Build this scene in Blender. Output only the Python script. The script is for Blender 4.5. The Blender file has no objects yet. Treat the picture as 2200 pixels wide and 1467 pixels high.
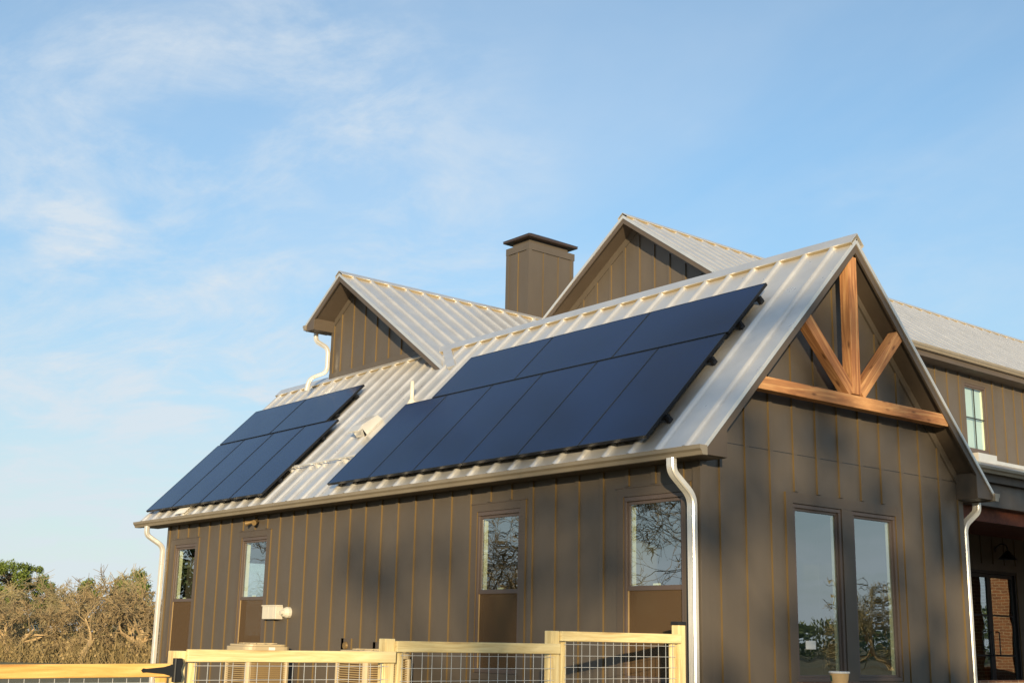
import bpy, bmesh, math, random
from mathutils import Vector, Matrix
import numpy as np

S = bpy.context.scene
COL = S.collection
rad = math.radians

# ------------------------------------------------------------------ camera
cam_d = bpy.data.cameras.new("camera")
cam_d.sensor_width = 36.0
cam_d.lens = 43.805
cam_d.clip_start = 0.1
cam_d.clip_end = 3000.0
cam = bpy.data.objects.new("camera", cam_d)
COL.objects.link(cam)
def cam_matrix(yaw, pitch, roll, loc):
    f = Vector((math.cos(pitch)*math.cos(yaw), math.cos(pitch)*math.sin(yaw), math.sin(pitch)))
    r = f.cross(Vector((0, 0, 1))).normalized()
    u = r.cross(f)
    c, s = math.cos(roll), math.sin(roll)
    r2 = c*r + s*u
    u2 = -s*r + c*u
    m = Matrix.Identity(4)
    for i in range(3):
        m[i][0] = r2[i]; m[i][1] = u2[i]; m[i][2] = -f[i]; m[i][3] = loc[i]
    return m
cam.matrix_world = cam_matrix(2.4522, 0.2341, 0.0208, (8.7557, -9.8025, 1.3774))
S.camera = cam

# ------------------------------------------------------------------ light
SUN = Vector((1.18, -1.0, 0.205)).normalized()
sun_d = bpy.data.lights.new("sun", 'SUN')
sun_d.energy = 4.9
sun_d.angle = rad(0.53)
sun_d.color = (1.0, 0.80, 0.50)
sun = bpy.data.objects.new("sun", sun_d)
COL.objects.link(sun)
sun.rotation_euler = (-SUN).to_track_quat('-Z', 'Y').to_euler()
sun.location = (40, -40, 30)

world = bpy.data.worlds.new("World")
S.world = world
world.use_nodes = True
wn, wl = world.node_tree.nodes, world.node_tree.links
wn.clear()
w_out = wn.new("ShaderNodeOutputWorld")
w_bg = wn.new("ShaderNodeBackground"); w_bg.inputs["Strength"].default_value = 0.15
sky = wn.new("ShaderNodeTexSky"); sky.sky_type = 'NISHITA'
sky.sun_disc = False
sky.sun_elevation = math.asin(SUN.z)
sky.sun_rotation = math.atan2(SUN.x, SUN.y)
sky.altitude = 200; sky.air_density = 1.0; sky.dust_density = 0.4; sky.ozone_density = 2.0
# thin wind-drawn cirrus: noise on a flat cloud layer far above (direction / height)
tc = wn.new("ShaderNodeTexCoord")
sep = wn.new("ShaderNodeSeparateXYZ"); wl.new(tc.outputs["Generated"], sep.inputs[0])
def wmath(op, a, b=None, c=None):
    n = wn.new("ShaderNodeMath"); n.operation = op
    for i, v in enumerate((a, b, c)):
        if v is None: continue
        if isinstance(v, (int, float)): n.inputs[i].default_value = v
        else: wl.new(v, n.inputs[i])
    return n.outputs[0]
zc = wmath('ADD', wmath('MAXIMUM', sep.outputs[2], 0.0), 0.12)
px = wmath('DIVIDE', sep.outputs[0], zc); py = wmath('DIVIDE', sep.outputs[1], zc)
comb = wn.new("ShaderNodeCombineXYZ"); wl.new(px, comb.inputs[0]); wl.new(py, comb.inputs[1])
def wnoise(rot, scl, scale, detail, rough, dist, off=(0, 0, 0)):
    m = wn.new("ShaderNodeMapping"); m.inputs["Rotation"].default_value[2] = rad(rot)
    m.inputs["Scale"].default_value = scl; m.inputs["Location"].default_value = off
    wl.new(comb.outputs[0], m.inputs[0])
    n = wn.new("ShaderNodeTexNoise"); n.inputs["Scale"].default_value = scale
    n.inputs["Detail"].default_value = detail; n.inputs["Roughness"].default_value = rough
    n.inputs["Distortion"].default_value = dist
    wl.new(m.outputs[0], n.inputs["Vector"]); return n.outputs["Fac"]
def wramp(x, a, b):
    n = wn.new("ShaderNodeMapRange"); n.interpolation_type = 'SMOOTHSTEP'
    n.inputs["From Min"].default_value = a; n.inputs["From Max"].default_value = b
    wl.new(x, n.inputs["Value"]); return n.outputs["Result"]
def around(d, w0, w1):
    """1 near the direction d, fading out to 0"""
    n = wn.new("ShaderNodeVectorMath"); n.operation = 'DOT_PRODUCT'
    wl.new(tc.outputs["Generated"], n.inputs[0]); n.inputs[1].default_value = Vector(d).normalized()
    return wramp(n.outputs["Value"], w0, w1)
warp = wnoise(10, (1, 1, 1), 0.9, 4, 0.6, 0.0, (2, 9, 0))
streak = wramp(wnoise(-30, (0.85, 1.3, 1), 2.2, 12, 0.64, 0.5, (8.2, 3.3, 0)), 0.40, 0.72)
tuft = wramp(wnoise(-40, (0.9, 1.25, 1), 5.0, 10, 0.64, 0.5, (0.4, 2.2, 0)), 0.44, 0.74)
patch = wramp(wnoise(20, (1, 1, 1), 1.1, 5, 0.6, 0.4, (2.7, 6.1, 0)), 0.36, 0.66)
veil = wramp(wnoise(50, (0.7, 1.3, 1), 0.8, 6, 0.6, 0.5, (1.0, 5.0, 0)), 0.25, 0.8)
bank = around((-0.86, 0.39, 0.30), 0.945, 0.993)
main = wmath('MULTIPLY', wmath('ADD', wmath('MULTIPLY', streak, 0.66), wmath('MULTIPLY', tuft, 0.30)), wmath('ADD', wmath("MULTIPLY", bank, 0.62), wmath("MULTIPLY", patch, 0.28)))
puff = wmath('MULTIPLY', wramp(wnoise(0, (1, 1, 1), 6.0, 9, 0.62, 0.5, (1.4, 0.3, 0)), 0.34, 0.66), around((-0.904, 0.317, 0.288), 0.9990, 0.99995))
cloud = wmath('ADD', main, wmath('ADD', wmath('ADD', 0.10, wmath('MULTIPLY', veil, 0.30)), wmath('MULTIPLY', puff, 0.45)))
horizon = wmath('POWER', wmath('SUBTRACT', 1.0, wmath('MINIMUM', wmath('MULTIPLY', wmath('MAXIMUM', sep.outputs[2], 0.0), 2.6), 1.0)), 2.2)
cloud = wmath('MINIMUM', wmath('ADD', cloud, wmath('MULTIPLY', horizon, 0.78)), 0.9)
tint = wn.new("ShaderNodeMix"); tint.data_type = 'RGBA'; tint.blend_type = 'MULTIPLY'
tint.inputs["Factor"].default_value = 1.0
lowsky = wramp(sep.outputs[2], 0.02, 0.42)
dim = wn.new("ShaderNodeVectorMath"); dim.operation = 'SCALE'
wl.new(sky.outputs[0], dim.inputs[0]); wl.new(wmath('ADD', wmath('MULTIPLY', lowsky, 0.34), 0.68), dim.inputs["Scale"])
wl.new(dim.outputs[0], tint.inputs[6]); tint.inputs[7].default_value = (0.885, 1.055, 1.12, 1)
mixc = wn.new("ShaderNodeMix"); mixc.data_type = 'RGBA'
wl.new(cloud, mixc.inputs["Factor"]); wl.new(tint.outputs[2], mixc.inputs[6])
mixc.inputs[7].default_value = (3.15, 3.48, 3.78, 1)
wl.new(mixc.outputs[2], w_bg.inputs["Color"]); wl.new(w_bg.outputs[0], w_out.inputs[0])

S.view_settings.view_transform = 'Standard'
S.view_settings.look = 'None'
S.view_settings.gamma = 1.0
S.view_settings.exposure = 0.6

# ------------------------------------------------------------------ materials
def srgb(r, g, b):
    f = lambda c: (c/255/12.92 if c/255 <= .04045 else ((c/255+.055)/1.055)**2.4)
    return (f(r), f(g), f(b), 1)
class Mat:
    """a Principled material with a few helpers for its node tree"""
    def __init__(s, name, color, rough=0.6, metal=0.0, spec=0.5):
        s.m = bpy.data.materials.new(name); s.m.use_nodes = True
        s.n, s.l = s.m.node_tree.nodes, s.m.node_tree.links
        s.b = s.n["Principled BSDF"]
        s.b.inputs["Base Color"].default_value = color if len(color) == 4 else (*color, 1)
        s.b.inputs["Roughness"].default_value = rough
        s.b.inputs["Metallic"].default_value = metal
        s.b.inputs["Specular IOR Level"].default_value = spec
        s.tc = s.n.new("ShaderNodeTexCoord")
    def noise(s, scale, detail=4, rough=0.55, scl=(1, 1, 1), dist=0.0, coord="Object"):
        m = s.n.new("ShaderNodeMapping"); m.inputs["Scale"].default_value = scl
        s.l.new(s.tc.outputs[coord], m.inputs[0])
        t = s.n.new("ShaderNodeTexNoise"); t.inputs["Scale"].default_value = scale
        t.inputs["Detail"].default_value = detail; t.inputs["Roughness"].default_value = rough
        t.inputs["Distortion"].default_value = dist
        s.l.new(m.outputs[0], t.inputs["Vector"]); return t.outputs["Fac"]
    def ramp(s, x, stops):
        r = s.n.new("ShaderNodeValToRGB"); e = r.color_ramp.elements
        while len(e) < len(stops): e.new(0.5)
        for i, (p, c) in enumerate(stops):
            e[i].position = p; e[i].color = c if len(c) == 4 else (*c, 1)
        s.l.new(x, r.inputs[0]); return r.outputs[0]
    def rng(s, x, a, b, c, d):
        n = s.n.new("ShaderNodeMapRange")
        for k, v in zip(("From Min", "From Max", "To Min", "To Max"), (a, b, c, d)): n.inputs[k].default_value = v
        s.l.new(x, n.inputs["Value"]); return n.outputs["Result"]
    def mix(s, fac, a, b, mode='MIX'):
        n = s.n.new("ShaderNodeMix"); n.data_type = 'RGBA'; n.blend_type = mode
        for k, v in (("Factor", fac), (6, a), (7, b)):
            if isinstance(v, (int, float)): n.inputs[k].default_value = v
            elif isinstance(v, tuple): n.inputs[k].default_value = v if len(v) == 4 else (*v, 1)
            else: s.l.new(v, n.inputs[k])
        return n.outputs[2]
    def color(s, sock): s.l.new(sock, s.b.inputs["Base Color"]); return s
    def roughness(s, sock): s.l.new(sock, s.b.inputs["Roughness"]); return s
    def bump(s, sock, strength=0.3, dist=0.01):
        n = s.n.new("ShaderNodeBump"); n.inputs["Strength"].default_value = strength
        n.inputs["Distance"].default_value = dist
        s.l.new(sock, n.inputs["Height"]); s.l.new(n.outputs[0], s.b.inputs["Normal"]); return s

def mat_paint(name, c, rough=0.5):
    M = Mat(name, c, rough)
    n = M.noise(1.3, 5, 0.6, (1, 1, 0.35))
    M.color(M.mix(M.rng(n, 0.3, 0.75, 0.0, 1.0), tuple(x*0.88 for x in c[:3]), tuple(min(1, x*1.1) for x in c[:3])))
    M.roughness(M.rng(M.noise(3.0, 4), 0.3, 0.7, rough-0.07, rough+0.08))
    M.bump(M.noise(60, 3, 0.6, (1, 1, 0.12)), 0.12, 0.004)
    return M.m
def mat_metal(name, c, rough, metal, streak=0.0):
    M = Mat(name, c, rough, metal)
    n = M.noise(2.2, 5, 0.6)
    M.color(M.mix(M.rng(n, 0.3, 0.72, 0, 1), tuple(x*(0.9-streak) for x in c[:3]), tuple(min(1, x*1.06) for x in c[:3])))
    M.roughness(M.rng(M.noise(5.0, 4), 0.3, 0.7, rough-0.06, rough+0.1))
    M.bump(M.noise(1.6, 3, 0.45), 0.16, 0.014)
    return M.m
def mat_wood(name, dark, mid, light, knots=True, rough=0.75):
    """grain runs along local X"""
    M = Mat(name, mid, rough)
    g = M.noise(9, 6, 0.62, (0.10, 1.3, 1.3), 1.6)
    f = M.noise(70, 4, 0.6, (0.05, 1.2, 1.2))
    big = M.noise(1.1, 3, 0.5, (0.7, 1.5, 1.5))
    col = M.ramp(g, [(0.30, dark), (0.5, mid), (0.7, light)])
    col = M.mix(M.rng(f, 0.35, 0.7, 0.0, 0.35), col, dark)
    col = M.mix(M.rng(big, 0.35, 0.7, 0.0, 0.4), col, light)
    if knots:
        v = M.n.new("ShaderNodeTexVoronoi"); v.inputs["Scale"].default_value = 3.2
        mp = M.n.new("ShaderNodeMapping"); mp.inputs["Scale"].default_value = (0.75, 2.2, 2.2)
        M.l.new(M.tc.outputs["Object"], mp.inputs[0]); M.l.new(mp.outputs[0], v.inputs["Vector"])
        col = M.mix(M.rng(v.outputs["Distance"], 0.05, 0.16, 0.75, 0.0), col, tuple(x*0.45 for x in dark[:3]))
    chk = M.noise(5, 3, 0.7, (0.06, 2.5, 2.5), 0.4)
    col = M.mix(M.rng(chk, 0.62, 0.72, 0.0, 0.45), col, dark)
    M.color(col); M.bump(f, 0.35, 0.003)
    return M.m

PAINT = srgb(83, 75, 66)
m_wall = mat_paint("bronze_siding", PAINT, 0.5)
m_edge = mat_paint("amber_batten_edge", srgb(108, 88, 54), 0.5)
m_trim = mat_paint("bronze_trim", srgb(81, 71, 61), 0.48)
m_soffit = mat_paint("bronze_soffit", srgb(78, 67, 56), 0.6)
m_roof = mat_metal("galvalume_roof", (0.72, 0.695, 0.655, 1), 0.33, 0.68)
m_closure = mat_paint("tan_ridge_closure", srgb(140, 124, 94), 0.6)
m_gutter = mat_metal("tan_gutter", srgb(150, 139, 122), 0.38, 0.35)
m_spout = mat_metal("pale_downspout", (0.66, 0.64, 0.60, 1), 0.32, 0.45)
m_winframe = mat_paint("dark_window_frame", srgb(84, 72, 66), 0.42)
m_jamb = mat_paint("pale_window_jamb", srgb(240, 236, 205), 0.6)
m_room = mat_paint("room_plaster", (0.16, 0.14, 0.11, 1), 0.9)
m_cap = mat_metal("dark_cap_metal", srgb(86, 72, 66), 0.35, 0.6)
m_black = mat_paint("black_metal", (0.012, 0.012, 0.013, 1), 0.42)
m_frame = mat_metal("black_anodised", (0.010, 0.011, 0.014, 1), 0.35, 0.3)
m_pine = mat_wood("pale_pine", srgb(168, 136, 84), srgb(212, 192, 138), srgb(228, 213, 166))
m_gatewood = mat_wood("golden_pine", srgb(160, 112, 50), srgb(210, 164, 88), srgb(228, 190, 118))
m_cedar = mat_wood("cedar_timber", srgb(100, 56, 32), srgb(164, 108, 66), srgb(208, 162, 110))
m_redwood = mat_wood("stained_ceiling_boards", srgb(70, 32, 16), srgb(98, 46, 24), srgb(116, 60, 32), False)
m_wire = mat_metal("galvanised_wire", (0.75, 0.74, 0.72, 1), 0.4, 0.6)
m_gold = mat_metal("brassy_lamp_metal", srgb(132, 108, 70), 0.45, 0.4)
m_blind = mat_paint("pale_green_blind", (0.40, 0.50, 0.53, 1), 0.7)
m_white = mat_paint("white_plastic", srgb(222, 220, 214), 0.5)
m_greybox = mat_paint("grey_enamel", srgb(196, 190, 176), 0.5)
m_ac = mat_paint("beige_enamel", srgb(176, 160, 130), 0.5)
m_acdark = mat_paint("dark_coil", srgb(86, 68, 46), 0.7)
m_acpost = mat_paint("tan_louver", srgb(160, 136, 96), 0.5)

def mat_screen():
    M = Mat("insect_screen", srgb(84, 64, 40), 0.9)
    tr = M.n.new("ShaderNodeBsdfTransparent"); mx = M.n.new("ShaderNodeMixShader")
    mx.inputs[0].default_value = 0.72
    M.l.new(tr.outputs[0], mx.inputs[1]); M.l.new(M.b.outputs[0], mx.inputs[2])
    M.l.new(mx.outputs[0], M.n["Material Output"].inputs[0]); return M.m
m_screen = mat_screen()
def mat_glass(name, base, tint=(0.86, 0.92, 0.88, 1)):
    """thin low-e pane: part mirror, part see-through"""
    M = Mat(name, (1, 1, 1, 1)); M.n.remove(M.b)
    tr = M.n.new("ShaderNodeBsdfTransparent"); tr.inputs[0].default_value = tint
    gl = M.n.new("ShaderNodeBsdfGlossy"); gl.inputs["Roughness"].default_value = 0.004
    gl.inputs["Color"].default_value = (0.86, 0.93, 0.95, 1)
    ge = M.n.new("ShaderNodeNewGeometry"); dp = M.n.new("ShaderNodeVectorMath"); dp.operation = 'DOT_PRODUCT'
    M.l.new(ge.outputs["Normal"], dp.inputs[0]); M.l.new(ge.outputs["Incoming"], dp.inputs[1])
    def mth(op, a, b=0.0):
        n = M.n.new("ShaderNodeMath"); n.operation = op
        for i, v in enumerate((a, b)):
            if isinstance(v, (int, float)): n.inputs[i].default_value = v
            else: M.l.new(v, n.inputs[i])
        return n.outputs[0]
    fac = M.rng(mth('POWER', mth('SUBTRACT', 1.0, mth('ABSOLUTE', dp.outputs["Value"])), 5.0), 0.0, 1.0, base, 1.0)
    mx = M.n.new("ShaderNodeMixShader"); M.l.new(fac, mx.inputs[0])
    M.l.new(tr.outputs[0], mx.inputs[1]); M.l.new(gl.outputs[0], mx.inputs[2])
    # slight waviness of the pane
    bp = M.n.new("ShaderNodeBump"); bp.inputs["Strength"].default_value = 0.08; bp.inputs["Distance"].default_value = 0.02
    M.l.new(M.noise(2.2, 1, 0.4), bp.inputs["Height"]); M.l.new(bp.outputs[0], gl.inputs["Normal"])
    M.l.new(mx.outputs[0], M.n["Material Output"].inputs[0]); return M.m
def mat_clear():
    M = Mat("clear_pane_back", (1, 1, 1, 1)); M.n.remove(M.b)
    tr = M.n.new("ShaderNodeBsdfTransparent"); tr.inputs[0].default_value = (0.98, 1.0, 0.985, 1)
    M.l.new(tr.outputs[0], M.n["Material Output"].inputs[0]); return M.m
m_clear = mat_clear()
m_glass = mat_glass("window_glass", 0.36)
m_glass2 = mat_glass("clear_window_glass", 0.16, (0.95, 0.98, 0.96, 1))
def mat_solar():
    M = Mat("solar_cells", (0.002, 0.009, 0.045, 1), 0.2, 0.0, 0.20)
    n = M.noise(0.7, 3, 0.5)
    M.color(M.mix(M.rng(n, 0.3, 0.7, 0, 1), (0.0015, 0.008, 0.040), (0.003, 0.012, 0.058)))
    M.roughness(M.rng(M.noise(1.4, 3), 0.3, 0.7, 0.16, 0.26))
    M.b.inputs["Coat Weight"].default_value = 0.08; M.b.inputs["Coat Roughness"].default_value = 0.08
    return M.m
m_solar = mat_solar()
def mat_brick():
    M = Mat("brick", (0.3, 0.14, 0.07, 1), 0.9)
    b = M.n.new("ShaderNodeTexBrick"); b.inputs["Scale"].default_value = 1.0
    b.inputs["Color1"].default_value = srgb(150, 96, 62); b.inputs["Color2"].default_value = srgb(120, 74, 50)
    b.inputs["Mortar"].default_value = srgb(178, 156, 126); b.inputs["Mortar Size"].default_value = 0.008
    b.inputs["Brick Width"].default_value = 0.21; b.inputs["Row Height"].default_value = 0.075
    m = M.n.new("ShaderNodeMapping"); m.inputs["Rotation"].default_value = (rad(90), 0, rad(90))
    sp = M.n.new("ShaderNodeSeparateXYZ"); M.l.new(M.tc.outputs["Object"], sp.inputs[0])
    ad = M.n.new("ShaderNodeMath"); ad.operation = 'ADD'
    M.l.new(sp.outputs[0], ad.inputs[0]); M.l.new(sp.outputs[1], ad.inputs[1])
    cb = M.n.new("ShaderNodeCombineXYZ"); M.l.new(ad.outputs[0], cb.inputs[0]); M.l.new(sp.outputs[2], cb.inputs[1])
    M.l.new(cb.outputs[0], b.inputs["Vector"])
    M.color(M.mix(M.rng(M.noise(30, 4), 0.3, 0.7, 0, 0.4), b.outputs["Color"], srgb(110, 74, 50)))
    M.bump(b.outputs["Fac"], -0.4, 0.006); return M.m
m_brick = mat_brick()
def mat_ground():
    M = Mat("dry_grass", (0.16, 0.12, 0.06, 1), 0.95)
    a = M.noise(0.15, 5, 0.6); b = M.noise(9, 6, 0.7)
    c = M.mix(M.rng(a, 0.35, 0.65, 0, 1), (0.17, 0.125, 0.06), (0.095, 0.10, 0.04))
    M.color(M.mix(M.rng(b, 0.3, 0.75, 0, 0.8), c, (0.25, 0.19, 0.10)))
    M.bump(b, 0.8, 0.05); return M.m
m_ground = mat_ground()
def mat_bark(name, c1, c2):
    M = Mat(name, c1, 0.9)
    M.color(M.mix(M.rng(M.noise(6, 5, 0.6, (1, 1, 0.3)), 0.3, 0.7, 0, 1), c1, c2)); return M.m
m_bark = mat_bark("grey_tan_bark", srgb(150, 126, 92), srgb(186, 160, 118))
m_twig = mat_bark("dry_twigs", srgb(126, 115, 84), srgb(152, 138, 102))
m_twig2 = mat_bark("ruddy_twigs", srgb(120, 104, 76), srgb(146, 126, 92))
m_barkdark = mat_bark("dark_bark", srgb(84, 70, 52), srgb(112, 94, 68))
def mat_leaf(name, c1, c2):
    M = Mat(name, c1, 0.7)
    oi = M.n.new("ShaderNodeNewGeometry")
    M.color(M.mix(oi.outputs["Random Per Island"], c1, c2))
    M.b.inputs["Transmission Weight"].default_value = 0.0
    return M.m
m_leaf = mat_leaf("evergreen_leaves", (0.06, 0.10, 0.012, 1), (0.15, 0.19, 0.03, 1))
m_leafd = mat_leaf("dark_evergreen_leaves", (0.03, 0.055, 0.014, 1), (0.08, 0.105, 0.03, 1))
m_scrubleaf = mat_leaf("dry_undergrowth", srgb(150, 128, 86), srgb(104, 92, 56))

# ------------------------------------------------------------------ mesh builder
class MB:
    def __init__(s): s.v, s.f, s.m = [], [], []
    def face(s, pts, mi=0):
        b = len(s.v); s.v += [tuple(p) for p in pts]; s.f.append(tuple(range(b, b+len(pts)))); s.m.append(mi)
    def solid(s, vs, fs, mi=0):
        b = len(s.v); s.v += [tuple(p) for p in vs]
        for i, f in enumerate(fs):
            s.f.append(tuple(b+k for k in f)); s.m.append(mi[i] if isinstance(mi, (list, tuple)) else mi)
    def box(s, x0, x1, y0, y1, z0, z1, mi=0):
        """mi may be six indices: -z +z -y +y -x +x"""
        x0, x1 = sorted((x0, x1)); y0, y1 = sorted((y0, y1)); z0, z1 = sorted((z0, z1))
        vs = [(x0,y0,z0),(x1,y0,z0),(x1,y1,z0),(x0,y1,z0),(x0,y0,z1),(x1,y0,z1),(x1,y1,z1),(x0,y1,z1)]
        s.solid(vs, [(0,3,2,1),(4,5,6,7),(0,1,5,4),(2,3,7,6),(3,0,4,7),(1,2,6,5)], mi)
    def prism(s, poly, vec, mi=0):
        """closed polygon (3d points) swept along vec"""
        vec = Vector(vec); p = [Vector(a) for a in poly]; n = len(p)
        vs = p + [a+vec for a in p]
        nrm = Vector((0,0,0))
        for i in range(n): nrm += p[i].cross(p[(i+1) % n])
        flip = nrm.dot(vec) > 0
        fs = [tuple(range(n)), tuple(range(2*n-1, n-1, -1))] + [(i, i+n, (i+1) % n+n, (i+1) % n) for i in range(n)]
        if flip: fs = [tuple(reversed(f)) for f in fs]
        s.solid(vs, fs, mi)
    def obox(s, o, a, b, c, mi=0):
        """parallelepiped from corner o along a, b, c"""
        o, a, b, c = Vector(o), Vector(a), Vector(b), Vector(c)
        s.prism([o, o+a, o+a+b, o+b], c, mi)
    def tube(s, pts, r, n=8, closed_ends=True, mi=0, sx=1.0, ref=None, sy=1.0):
        pts = [Vector(p) for p in pts]; rs = r if isinstance(r, (list, tuple)) else [r]*len(pts)
        b = len(s.v); up = Vector(ref) if ref else None
        prev = None
        for i, p in enumerate(pts):
            t = ((pts[i+1]-p) if i == 0 else (p-pts[i-1]) if i == len(pts)-1 else ((pts[i+1]-p).normalized()+(p-pts[i-1]).normalized())).normalized()
            if up is not None: a = up - t*up.dot(t)
            elif prev is not None: a = prev - t*prev.dot(t)
            else: a = t.orthogonal()
            if a.length < 1e-6: a = t.orthogonal()
            a.normalize(); prev = a; c = t.cross(a)
            for k in range(n):
                w = 2*math.pi*k/n
                s.v.append(tuple(p + rs[i]*(a*math.cos(w)*sx + c*math.sin(w)*sy)))
        for i in range(len(pts)-1):
            for k in range(n):
                k2 = (k+1) % n
                s.f.append((b+i*n+k, b+i*n+k2, b+(i+1)*n+k2, b+(i+1)*n+k)); s.m.append(mi)
        if closed_ends:
            s.f.append(tuple(b+k for k in reversed(range(n)))); s.m.append(mi)
            e = b+(len(pts)-1)*n; s.f.append(tuple(e+k for k in range(n))); s.m.append(mi)
    def profile(s, prof, pts, ups, mi=0):
        """sweep a closed 2d profile (a, b) along pts; ups gives (A, B) frames per point"""
        b = len(s.v); n = len(prof)
        for p, (A, B) in zip(pts, ups):
            for (x, y) in prof: s.v.append(tuple(Vector(p)+Vector(A)*x+Vector(B)*y))
        for i in range(len(pts)-1):
            for k in range(n):
                k2 = (k+1) % n
                s.f.append((b+i*n+k, b+i*n+k2, b+(i+1)*n+k2, b+(i+1)*n+k)); s.m.append(mi)
        s.f.append(tuple(b+k for k in reversed(range(n)))); s.m.append(mi)
        e = b+(len(pts)-1)*n; s.f.append(tuple(e+k for k in range(n))); s.m.append(mi)
    def mesh(s, name, mats, smooth=False, bevel=0.0):
        me = bpy.data.meshes.new(name); me.from_pydata(s.v, [], s.f)
        for m in (mats if isinstance(mats, (list, tuple)) else [mats]): me.materials.append(m)
        me.polygons.foreach_set("material_index", s.m)
        bm = bmesh.new(); bm.from_mesh(me)
        bmesh.ops.recalc_face_normals(bm, faces=bm.faces)
        if bevel > 0:
            bmesh.ops.bevel(bm, geom=[e for e in bm.edges], offset=bevel, segments=2, profile=0.5, affect='EDGES', clamp_overlap=True)
        bm.to_mesh(me); bm.free()
        if smooth: me.shade_smooth()
        me.update(); return me
    def build(s, name, mats, parent=None, smooth=False, bevel=0.0, matrix=None):
        o = bpy.data.objects.new(name, s.mesh(name, mats, smooth, bevel)); COL.objects.link(o)
        if parent is not None:
            o.parent = parent
        if matrix is not None: o.matrix_local = matrix
        return o

def build_each(b, name, mats, parent=None, bevel=0.0):
    """one object per separate solid that was added to the builder"""
    par = list(range(len(b.v)))
    def root(i):
        while par[i] != i: par[i] = par[par[i]]; i = par[i]
        return i
    for f in b.f:
        for k in f[1:]: par[root(k)] = root(f[0])
    groups = {}
    for f, m in zip(b.f, b.m): groups.setdefault(root(f[0]), []).append((f, m))
    for fs in groups.values():
        q = MB(); ids = {}
        for f, m in fs:
            for k in f:
                if k not in ids: ids[k] = len(q.v); q.v.append(b.v[k])
            q.f.append(tuple(ids[k] for k in f)); q.m.append(m)
        q.build(name, mats, parent, bevel=bevel)

def empty(name, loc=(0, 0, 0), label=None, cat=None, group=None, rz=0.0):
    o = bpy.data.objects.new(name, None); o.empty_display_size = 0.3
    COL.objects.link(o); o.location = loc; o.rotation_euler = (0, 0, rz)
    tag(o, label, cat, group); return o
def tag(o, label=None, cat=None, group=None, kind=None):
    if label: o["label"] = label
    if cat: o["category"] = cat
    if group: o["group"] = group
    if kind: o["kind"] = kind
    return o
def beam(name, p0, p1, w, h, mat, parent, side=(0, 0, 1), bevel=0.006, origin=None):
    """timber from p0 to p1; h measured along `side`, w across; grain along local X"""
    o0 = Vector(origin) if origin else Vector((0, 0, 0))
    p0, p1 = Vector(p0)-o0, Vector(p1)-o0
    t = (p1-p0).normalized(); sd = Vector(side); sd = (sd - t*sd.dot(t)).normalized(); c = sd.cross(t)
    L = (p1-p0).length
    b = MB(); b.box(0, L, -w/2, w/2, -h/2, h/2)
    m = Matrix.Identity(4)
    for i in range(3): m[i][0] = t[i]; m[i][1] = c[i]; m[i][2] = sd[i]; m[i][3] = p0[i]
    ob = b.build(name, mat, parent, False, bevel, m)
    return ob
random.seed(11)

# ------------------------------------------------------------------ ground
g = MB(); N = 40; R0 = 900
g.face([(-R0, -R0, 0), (R0, -R0, 0), (R0, R0, 0), (-R0, R0, 0)])
tag(g.build("ground", m_ground), kind="structure")

# ------------------------------------------------------------------ the house
house = empty("farmhouse", (0, 0, 0), "bronze board-and-batten farmhouse with pale metal roofs, brick-free gables and a chimney", "house")
house["label"] = "bronze board and batten farmhouse with pale ribbed metal roofs and a boxed chimney"
ZE, ZR, YR, YO = 3.327, 6.159, 2.501, 0.2855
SL = math.atan2(ZR-ZE, YR+YO); CS, SN = math.cos(SL), math.sin(SL)
W5 = 2*YR
XO, XF, LW = 0.31, -13.55, -12.84
PITCH = 0.4064
SOF = 3.24
def rp(x, v, h=0.0):
    """point on the wing's front roof slope"""
    return Vector((x, -YO+v*CS-h*SN, ZE+v*SN+h*CS))

def slope(o, u, v, Lu, Lv, ribs, name, parent, sheet=0.02, rib_h=0.040, mat=None, rib_base=0.125):
    """one standing slope: sheet with trapezoid ribs. o = eave corner, u along eave, v upslope"""
    o, u, v = Vector(o), Vector(u).normalized(), Vector(v).normalized()
    n = u.cross(v).normalized()
    if n.z < 0: n = -n
    b = MB(); b.obox(o, u*Lu, v*Lv, -n*sheet)
    for r in ribs:
        if r < 0.03 or r > Lu-0.03: continue
        p = o+u*r+n*0.0005
        prof = [p+u*(x*rib_base/2)+n*(z*rib_h) for x, z in ((-1, 0), (-0.72, 0.22), (-0.5, 0.7), (-0.28, 0.96), (0, 1.0), (0.28, 0.96), (0.5, 0.7), (0.72, 0.22), (1, 0))]
        b.prism(prof, v*(Lv-0.13))
    ob = b.build(name, mat or m_roof, parent)
    return ob

# wing roof, front and back slopes
LV = math.hypot(ZR-ZE, YR+YO)
ribs = [(0.0564-i*PITCH*1.0024)-XF for i in range(40)]
roof = slope((XF, -YO, ZE), (1, 0, 0), (0, CS, SN), XO+0.015-XF, LV, ribs, "roof", house)
roof_back = slope((XF, 2*YR+YO, ZE), (1, 0, 0), (0, -CS, SN), XO+0.015-XF, LV, ribs, "roof", house)
b = MB()          # deck and soffit under the sheets
for sgn in (1, -1):
    yy = lambda y: y if sgn == 1 else 2*YR-y
    p = [Vector((0, yy(-YO+0.02), ZE+0.0)), Vector((0, yy(YR), ZR-0.02)), Vector((0, yy(YR), ZR-0.125)), Vector((0, yy(-YO+0.02), ZE-0.06))]
    b.prism([(XF+0.03, q.y, q.z-0.024) for q in p], (XO-0.035-XF-0.03, 0, 0))
build_each(b, "roof_deck", m_soffit, house)
b = MB()          # rake boards (barge boards), both gable ends
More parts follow.
